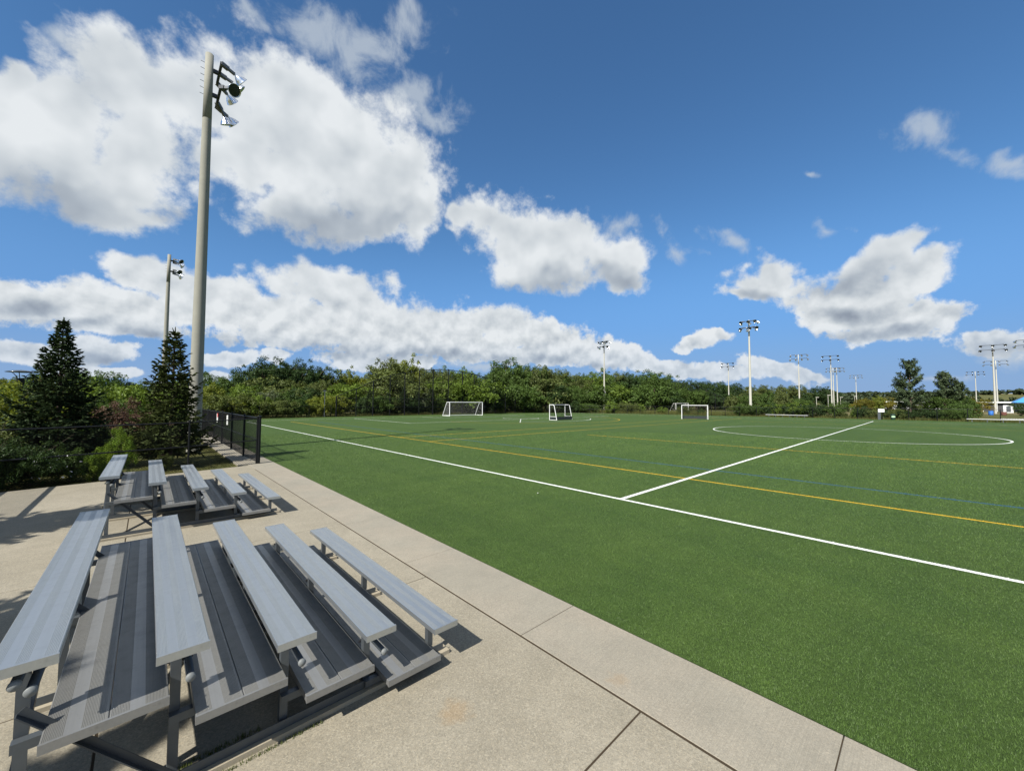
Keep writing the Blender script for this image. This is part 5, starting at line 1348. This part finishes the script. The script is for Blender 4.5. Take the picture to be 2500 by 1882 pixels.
# ---- bushes
BUSHES = [
    (-3.15, 17.75, 1.35, 1.0, 'F', 'dark', 'darkest dense bush at the left edge, pressed against the pad fence', 'bushes behind the pad fence'),
    (-2.35, 17.65, 1.2, 0.8, 'F', 'dark', 'dark bush behind the pad fence left of the white flowers', 'bushes behind the pad fence'),
    (-1.62, 17.75, 1.05, 0.75, 'F', 'mid', 'dull green bush behind the pad fence with white flowers in front', 'bushes behind the pad fence'),
    (-1.1, 17.62, 0.9, 0.42, 'F', 'vine', 'bright yellow-green leafy bush by the highest seat of the farther bleacher', 'bushes behind the pad fence'),
    (-0.6, 18.35, 1.45, 0.32, 'F', 'vine', 'upright bright green sapling between the two spruces at the fence top', 'bushes behind the pad fence'),
    (0.55, 18.5, 0.6, 0.7, 'F', 'olive', 'low olive weeds bush at the foot of the greyish spruce', 'bushes behind the pad fence'),
    (-3.6, 20.2, 1.75, 0.9, 'F', 'olive', 'olive bush with dry tips behind the darkest bush at the left edge', 'bushes behind the pad fence'),
    (-4.15, 25.5, 3.0, 0.85, 'F', 'yellow', 'yellow-green leafy bush under the park lamp at the far left', 'bushes behind the pad fence'),
    (-2.9, 27.5, 2.5, 0.8, 'F', 'mid', 'mid green bush left of the broad dark spruce', 'bushes behind the pad fence'),
    (-5.2, 31.0, 3.2, 0.8, 'F', 'mid', 'dark green bush at the far left behind the yellow-green one', 'bushes behind the pad fence'),
    (-1.15, 27.0, 2.25, 0.7, 'F', 'russet', 'reddish brown shrub between the two spruces', 'bushes behind the pad fence'),
    (-0.45, 29.0, 1.9, 0.7, 'F', 'russet', 'smaller reddish brown shrub partly behind the greyish spruce', 'bushes behind the pad fence'),
    (-1.5, 33.0, 2.5, 0.9, 'F', 'mid', 'rounded mid green bush behind the reddish shrubs', 'bushes behind the pad fence'),
    (-1.3, 44.0, 4.0, 0.8, 'B', 'fresh', 'light green rounded thicket behind the reddish shrubs', 'bushes behind the pad fence'),
    (1.2, 47.0, 3.9, 0.8, 'B', 'fresh', 'light green thicket just behind the top of the greyish spruce', 'bushes behind the pad fence'),
    (-4.6, 46.0, 4.3, 0.9, 'B', 'mid', 'mid green thicket behind the broad dark spruce', 'bushes behind the pad fence'),
    (-8.2, 50.0, 4.2, 0.9, 'B', 'olive', 'olive thicket at the left edge behind the park lamp', 'bushes behind the pad fence'),
    (1.25, 26.0, 1.7, 0.6, 'F', 'mid', 'green bush seen low beside the foot of the tall concrete pole', 'bushes behind the pad fence'),
    (0.2, 24.5, 1.3, 0.7, 'F', 'olive', 'olive bush low behind the greyish spruce', 'bushes behind the pad fence'),
    (-2.2, 23.6, 1.5, 1.0, 'F', 'mid', 'shaded green bush at the foot of the broad dark spruce', 'bushes behind the pad fence'),
    (2.28, 68.39, 3.46, 0.86, 'B', 'fresh', 'bright green bush behind the low fence at the far left', 'bushes behind the far left end fence'),
    (5.33, 68.63, 2.62, 0.95, 'B', 'yellow', 'yellow-green bush behind the low fence at the far left', 'bushes behind the far left end fence'),
    (7.91, 68.45, 3.56, 1.1, 'B', 'olive', 'olive bush behind the low fence at the far left', 'bushes behind the far left end fence'),
    (10.2, 68.46, 2.78, 1.07, 'B', 'yellow', 'yellow-green bush behind the low fence at the far left', 'bushes behind the far left end fence'),
    (12.79, 68.7, 3.21, 0.9, 'B', 'fresh', 'bright green bush behind the low fence at the far left', 'bushes behind the far left end fence'),
    (14.67, 68.24, 2.79, 1.08, 'B', 'olive', 'olive bush behind the low fence at the far left', 'bushes behind the far left end fence'),
    (17.44, 68.67, 2.87, 0.98, 'B', 'mid', 'mid green bush behind the low fence at the far left', 'bushes behind the far left end fence'),
    (20.46, 68.21, 2.91, 0.9, 'B', 'yellow', 'yellow-green bush behind the low fence at the far left', 'bushes behind the far left end fence'),
    (3.5, 73.88, 4.52, 0.8, 'B', 'olive', 'taller olive bush in the second row at the far left', 'bushes behind the far left end fence'),
    (7, 72.13, 4.75, 0.8, 'B', 'yellow', 'taller yellow-green bush in the second row at the far left', 'bushes behind the far left end fence'),
    (10.5, 72.24, 4.79, 0.8, 'B', 'fresh', 'taller bright green bush in the second row at the far left', 'bushes behind the far left end fence'),
    (13.5, 73.05, 4.14, 0.8, 'B', 'grey', 'grey-green bush in the second row at the far left', 'bushes behind the far left end fence'),
    (16.5, 73.0, 4.04, 0.8, 'B', 'mid', 'taller mid green bush in the second row at the far left', 'bushes behind the far left end fence'),
    (19.5, 73.53, 4.64, 0.8, 'B', 'dark', 'tall dark green bush in the second row at the far left', 'bushes behind the far left end fence'),
    (22.92, 69.44, 3.67, 0.83, 'B', 'yellow', 'yellow-green bush under the tall netting, left part', 'bushes along the foot of the tall netting'),
    (25.14, 70.91, 3.32, 0.95, 'B', 'olive', 'olive bush under the tall netting, left part', 'bushes along the foot of the tall netting'),
    (28.43, 69.47, 2.92, 0.76, 'B', 'dark', 'dark green bush under the tall netting, left part', 'bushes along the foot of the tall netting'),
    (31.2, 69.83, 3.79, 0.87, 'B', 'mid', 'mid green bush under the tall netting, left part', 'bushes along the foot of the tall netting'),
    (34.68, 69.7, 2.99, 0.8, 'B', 'olive', 'olive bush under the tall netting, left part', 'bushes along the foot of the tall netting'),
    (37.61, 69.65, 3.49, 0.88, 'B', 'dark', 'dark green bush under the tall netting, behind the white goal', 'bushes along the foot of the tall netting'),
    (41.38, 70.96, 2.69, 0.75, 'B', 'grey', 'grey-green bush under the tall netting, behind the white goal', 'bushes along the foot of the tall netting'),
    (44.11, 69.49, 3.56, 0.74, 'B', 'mid', 'mid green bush under the tall netting, behind the white goal', 'bushes along the foot of the tall netting'),
    (48.29, 70.63, 2.96, 0.85, 'B', 'olive', 'olive bush under the tall netting, right part', 'bushes along the foot of the tall netting'),
    (51.1, 70.28, 3.31, 0.83, 'B', 'dark', 'dark green bush under the tall netting, right part', 'bushes along the foot of the tall netting'),
    (54.18, 69.63, 3.62, 0.83, 'B', 'mid', 'mid green bush under the tall netting, right part', 'bushes along the foot of the tall netting'),
    (57.18, 70.69, 2.83, 0.76, 'B', 'dark', 'dark green bush under the tall netting, right part', 'bushes along the foot of the tall netting'),
    (60.19, 70.07, 3.32, 0.74, 'B', 'mid', 'mid green bush under the tall netting, right part', 'bushes along the foot of the tall netting'),
    (62.54, 70.05, 2.44, 0.98, 'B', 'fresh', 'bright green bush under the tall netting, right part', 'bushes along the foot of the tall netting'),
    (65.77, 69.77, 2.47, 0.89, 'B', 'mid', 'mid green bush under the tall netting, right part', 'bushes along the foot of the tall netting'),
    (69.5, 69.2, 2.4, 0.95, 'B', 'dark', 'dark green bush behind the corner fence by middle hockey goal', 'bushes behind the corner fence'),
    (72.5, 67.4, 2.3, 0.95, 'B', 'mid', 'mid green bush behind the corner fence by middle hockey goal', 'bushes behind the corner fence'),
    (75.2, 65.0, 2.2, 0.95, 'B', 'grey', 'grey-green bush behind the corner fence by middle hockey goal', 'bushes behind the corner fence'),
    (71.5, 73.5, 4.9, 0.75, 'B', 'yellow', 'tall yellow bush between the middle hockey goal and the first far floodlight pole', 'bushes behind the corner fence'),
    (77.6, 63.2, 2.6, 0.95, 'B', 'dark', 'dark green bush behind the corner fence by middle hockey goal', 'bushes behind the corner fence'),
    (79.0, 61.0, 2.9, 0.95, 'B', 'dark', 'dark green bush behind the corner fence by middle hockey goal', 'bushes behind the corner fence'),
    (80.6, 59.2, 2.6, 0.95, 'B', 'mid', 'mid green bush behind the corner fence by the first far pole', 'bushes behind the corner fence'),
    (82.0, 57.0, 1.9, 0.95, 'B', 'mid', 'mid green bush behind the corner fence by the first far pole', 'bushes behind the corner fence'),
    (84.4, 53.5, 2.6, 0.95, 'B', 'fresh', 'bright green bush behind the corner fence by the first far pole', 'bushes behind the corner fence'),
    (86.0, 50.0, 2.7, 0.95, 'B', 'olive', 'olive bush behind the corner fence by the first far pole', 'bushes behind the corner fence'),
    (87.0, 47.2, 2.3, 0.95, 'B', 'fresh', 'bright green bush behind the corner fence by right hockey goal', 'bushes behind the corner fence'),
    (87.4, 42.0, 1.6, 0.95, 'B', 'fresh', 'bright green bush behind the corner fence by right hockey goal', 'bushes behind the corner fence'),
    (88.2, 37.5, 1.7, 0.95, 'B', 'olive', 'olive bush behind the corner fence by right hockey goal', 'bushes behind the corner fence'),
    (89.0, 34.0, 1.3, 0.95, 'B', 'mid', 'mid green bush behind the corner fence by right hockey goal', 'bushes behind the corner fence'),
    (89.99, 26.5, 2.39, 0.81, 'B', 'mid', 'mid green bush behind the left white bench', 'bushes behind the far touchline fence'),
    (89.0, 24.99, 2.37, 0.99, 'B', 'mid', 'mid green bush behind the left white bench', 'bushes behind the far touchline fence'),
    (89.53, 23.18, 2.01, 0.95, 'B', 'dark', 'dark green bush behind the left white bench', 'bushes behind the far touchline fence'),
    (90.06, 21.29, 2.68, 0.83, 'B', 'dark', 'dark green bush behind the left white bench', 'bushes behind the far touchline fence'),
    (90.01, 19.71, 2.63, 0.87, 'B', 'fresh', 'bright green bush behind the left white bench', 'bushes behind the far touchline fence'),
    (89.41, 17.86, 2.51, 1.0, 'B', 'dark', 'dark green bush behind the left white bench', 'bushes behind the far touchline fence'),
    (89.5, 16.48, 2.64, 1.03, 'B', 'fresh', 'bright green bush behind the left white bench', 'bushes behind the far touchline fence'),
    (88.81, 14.69, 2.5, 0.82, 'B', 'dark', 'dark green bush behind the left white bench', 'bushes behind the far touchline fence'),
    (90.01, 13.28, 2.37, 0.84, 'B', 'dark', 'dark green bush behind the left white bench', 'bushes behind the far touchline fence'),
    (89.88, 11.47, 2.57, 0.83, 'B', 'mid', 'mid green bush behind the left white bench', 'bushes behind the far touchline fence'),
    (89.4, 10.4, 1.1, 0.8, 'B', 'olive', 'olive bush behind the far fence left of the white sign', 'bushes behind the far touchline fence'),
    (89.4, 8.6, 1.5, 0.8, 'B', 'fresh', 'bright green bush behind the far fence left of the white sign', 'bushes behind the far touchline fence'),
    (89.4, 7.6, 2.1, 0.8, 'B', 'dark', 'dark green bush behind the far fence left of the white sign', 'bushes behind the far touchline fence'),
    (89.4, 6.4, 1.7, 0.8, 'B', 'olive', 'olive bush behind the far fence left of the white sign', 'bushes behind the far touchline fence'),
    (89.78, 5.0, 1.55, 0.98, 'B', 'dark', 'dark green bush behind the far fence right of the white sign', 'bushes behind the far touchline fence'),
    (89.21, 3.35, 1.71, 1.07, 'B', 'olive', 'olive bush behind the far fence right of the white sign', 'bushes behind the far touchline fence'),
    (89.32, 1.85, 1.53, 1.07, 'B', 'dark', 'dark green bush behind the far fence right of the white sign', 'bushes behind the far touchline fence'),
    (89.32, 0.52, 1.79, 1.07, 'B', 'dark', 'dark green bush behind the far fence right of the white sign', 'bushes behind the far touchline fence'),
    (89.24, -0.94, 1.68, 0.9, 'B', 'dark', 'dark green bush behind the far fence right of the white sign', 'bushes behind the far touchline fence'),
    (89.55, -2.43, 1.85, 0.93, 'B', 'mid', 'mid green bush behind the far fence right of the white sign', 'bushes behind the far touchline fence'),
    (96.5, -4.6, 3.4, 0.62, 'B', 'mid', 'big dark green bush in front of the shorter pines at the right', 'bushes by the far fields'),
    (93.5, -3.4, 2.6, 0.7, 'B', 'mid', 'rounded green bush left of the right white bench', 'bushes by the far fields'),
    (150, 12.2, 4.2, 0.75, 'B', 'autumn', 'orange-yellow small tree left of the feathery pine', 'bushes by the far fields'),
    (150.5, 9.6, 4.6, 0.75, 'B', 'yellow', 'slim yellow shrub right of the orange-yellow one', 'bushes by the far fields'),
    (152, 7.6, 4.3, 0.75, 'B', 'autumn', 'second orange-yellow shrub, just left of the feathery pine', 'bushes by the far fields'),
    (131, -6.2, 4.0, 0.75, 'B', 'autumn', 'yellow-orange shrub between the pines and the dark-lamp pole', 'bushes by the far fields'),
    (140, -17, 2.7, 0.75, 'B', 'dark', 'dark bush near the right edge on the far grass', 'bushes by the far fields'),
    (139, -14.6, 2.2, 0.75, 'B', 'dark', 'lower dark bush left of the one near the right edge', 'bushes by the far fields'),
    (121, 33, 5.0, 0.75, 'B', 'mid', 'mid green thicket left of the tallest far pole', 'bushes by the far fields'),
    (122, 29, 5.6, 0.75, 'B', 'mid', 'mid green thicket behind the tallest far pole', 'bushes by the far fields'),
    (123, 26, 5.2, 0.75, 'B', 'olive', 'olive thicket right of the tallest far pole', 'bushes by the far fields'),
    (124, 23, 4.0, 0.75, 'B', 'mid', 'low green thicket left of the white-lamp pole', 'bushes by the far fields'),
    (118, 37, 4.6, 0.75, 'B', 'olive', 'olive thicket behind the right hockey goal', 'bushes by the far fields'),
    (160, 18, 3.2, 0.75, 'B', 'mid', 'green bush at the foot of the pole cluster', 'bushes by the far fields'),
    (158, 14, 3.0, 0.75, 'B', 'fresh', 'light green bush right of the pole cluster', 'bushes by the far fields'),
    (127, 4.2, 2.7, 0.75, 'B', 'mid', 'green lower growth at the foot of the feathery pine', 'bushes by the far fields'),
    (126, 1.6, 3.2, 0.75, 'B', 'olive', 'olive lower growth at the foot of the feathery pine', 'bushes by the far fields'),
    (126, -1.6, 4.8, 0.75, 'B', 'mid', 'green growth at the foot of the shorter bushy pine', 'bushes by the far fields'),
    (127, -4.0, 4.6, 0.75, 'B', 'dark', 'dark growth at the foot of the thin leaning pine', 'bushes by the far fields'),
    (188, -22, 3.6, 0.75, 'B', 'mid', 'green bush in front of the blue-roofed pavilion', 'bushes by the far fields'),
    (190, -19.6, 3.2, 0.75, 'B', 'dark', 'dark bush left of the blue-roofed pavilion', 'bushes by the far fields'),
]
made = []
for i, (x, y, h, wide, kind, leaf, lab, grp) in enumerate(BUSHES):
    k = {'B': BUSH, 'F': FINE}[kind]
    made.append(plant(k[i % 3], 'bush', 'bush', lab, grp, x, y, h, leaf, rnd.uniform(0, 6.28), wide))
ordinal_labels(made)

# white flowers on the dark bush by the pad
rng = np.random.default_rng(77)
P = np.stack([rng.normal(-1.78, 0.25, 24), 17.15 + rng.normal(0, 0.12, 24), rng.uniform(0.15, 0.85, 24)], 1)
V, F = leaf_quads(P, np.repeat([[0.1, -1.0, 0.4]], 24, 0), 0.055, rng, 1.0)
tag(link('blossom', np_mesh('blossom', V, F, M['blossom'])), 'small white flowers scattered in the dark bushes behind the pad fence', 'flowers', kind='stuff')

# ---- meadow weeds and rough grass beyond the fences
def grass_field(name, boxes, n, hmin, hmax, wdt, leaf, label, seed, mat=None, zb=-0.07):
    rng = np.random.default_rng(seed)
    area = np.array([(x1 - x0) * (y1 - y0) for x0, y0, x1, y1 in boxes]); pick = rng.choice(len(boxes), n, p=area / area.sum())
    b = np.array(boxes)[pick]
    x = b[:, 0] + (b[:, 2] - b[:, 0]) * rng.random(n); y = b[:, 1] + (b[:, 3] - b[:, 1]) * rng.random(n)
    L = rng.uniform(hmin, hmax, n) * (0.75 + 0.5 * np.sin(x * 0.8 + 1.3 * np.sin(y * 0.5)) ** 2)
    a = rng.uniform(0, 6.28, n); la = rng.uniform(0, 6.28, n); lean = L * rng.uniform(0.05, 0.45, n)
    dx, dy = np.cos(a) * wdt / 2, np.sin(a) * wdt / 2; z0 = np.full(n, zb)
    V = np.stack([np.stack([x - dx, y - dy, z0], 1), np.stack([x + dx, y + dy, z0], 1), np.stack([x + np.cos(la) * lean, y + np.sin(la) * lean, z0 + L], 1)], 1).reshape(-1, 3)
    me = np_mesh(name, V, np.arange(n * 3).reshape(n, 3), mat or LEAF[leaf])
    return tag(link(name, me), label, 'grass', kind='stuff')
grass_field('lawn_grass', [(-3.3, 17.5, 2.5, 26.0), (2.2, 17.9, 2.6, 30.0), (-12, 17.5, -3.3, 26)], 60000, 0.03, 0.085, 0.010, 'weed', 'short dry lawn grass behind the pad fence', 51, M['lawn'])
grass_field('meadow_weeds', [(67, 68.5, 82, 74), (79, 60, 90, 68), (84, 44, 96, 60), (86, 27, 100, 44)], 42000, 0.35, 0.95, 0.055, 'weed', 'tall pale meadow weeds behind the corner fence', 52)
grass_field('verge_grass', [(87.6, -34, 91.5, 26), (22, 66.7, 66, 68.2), (3.5, 66.6, 22, 68)], 36000, 0.18, 0.6, 0.05, 'weed', 'rough grass along the foot of the far fences', 53)
grass_field('pad_weeds', [(0.25, 3.16, 1.05, 3.19), (0.1, 3.36, 0.7, 3.44)], 700, 0.006, 0.03, 0.006, 'olive', 'tiny weeds and moss along a timber skid of the nearest bleacher', 54, None, 0.0)
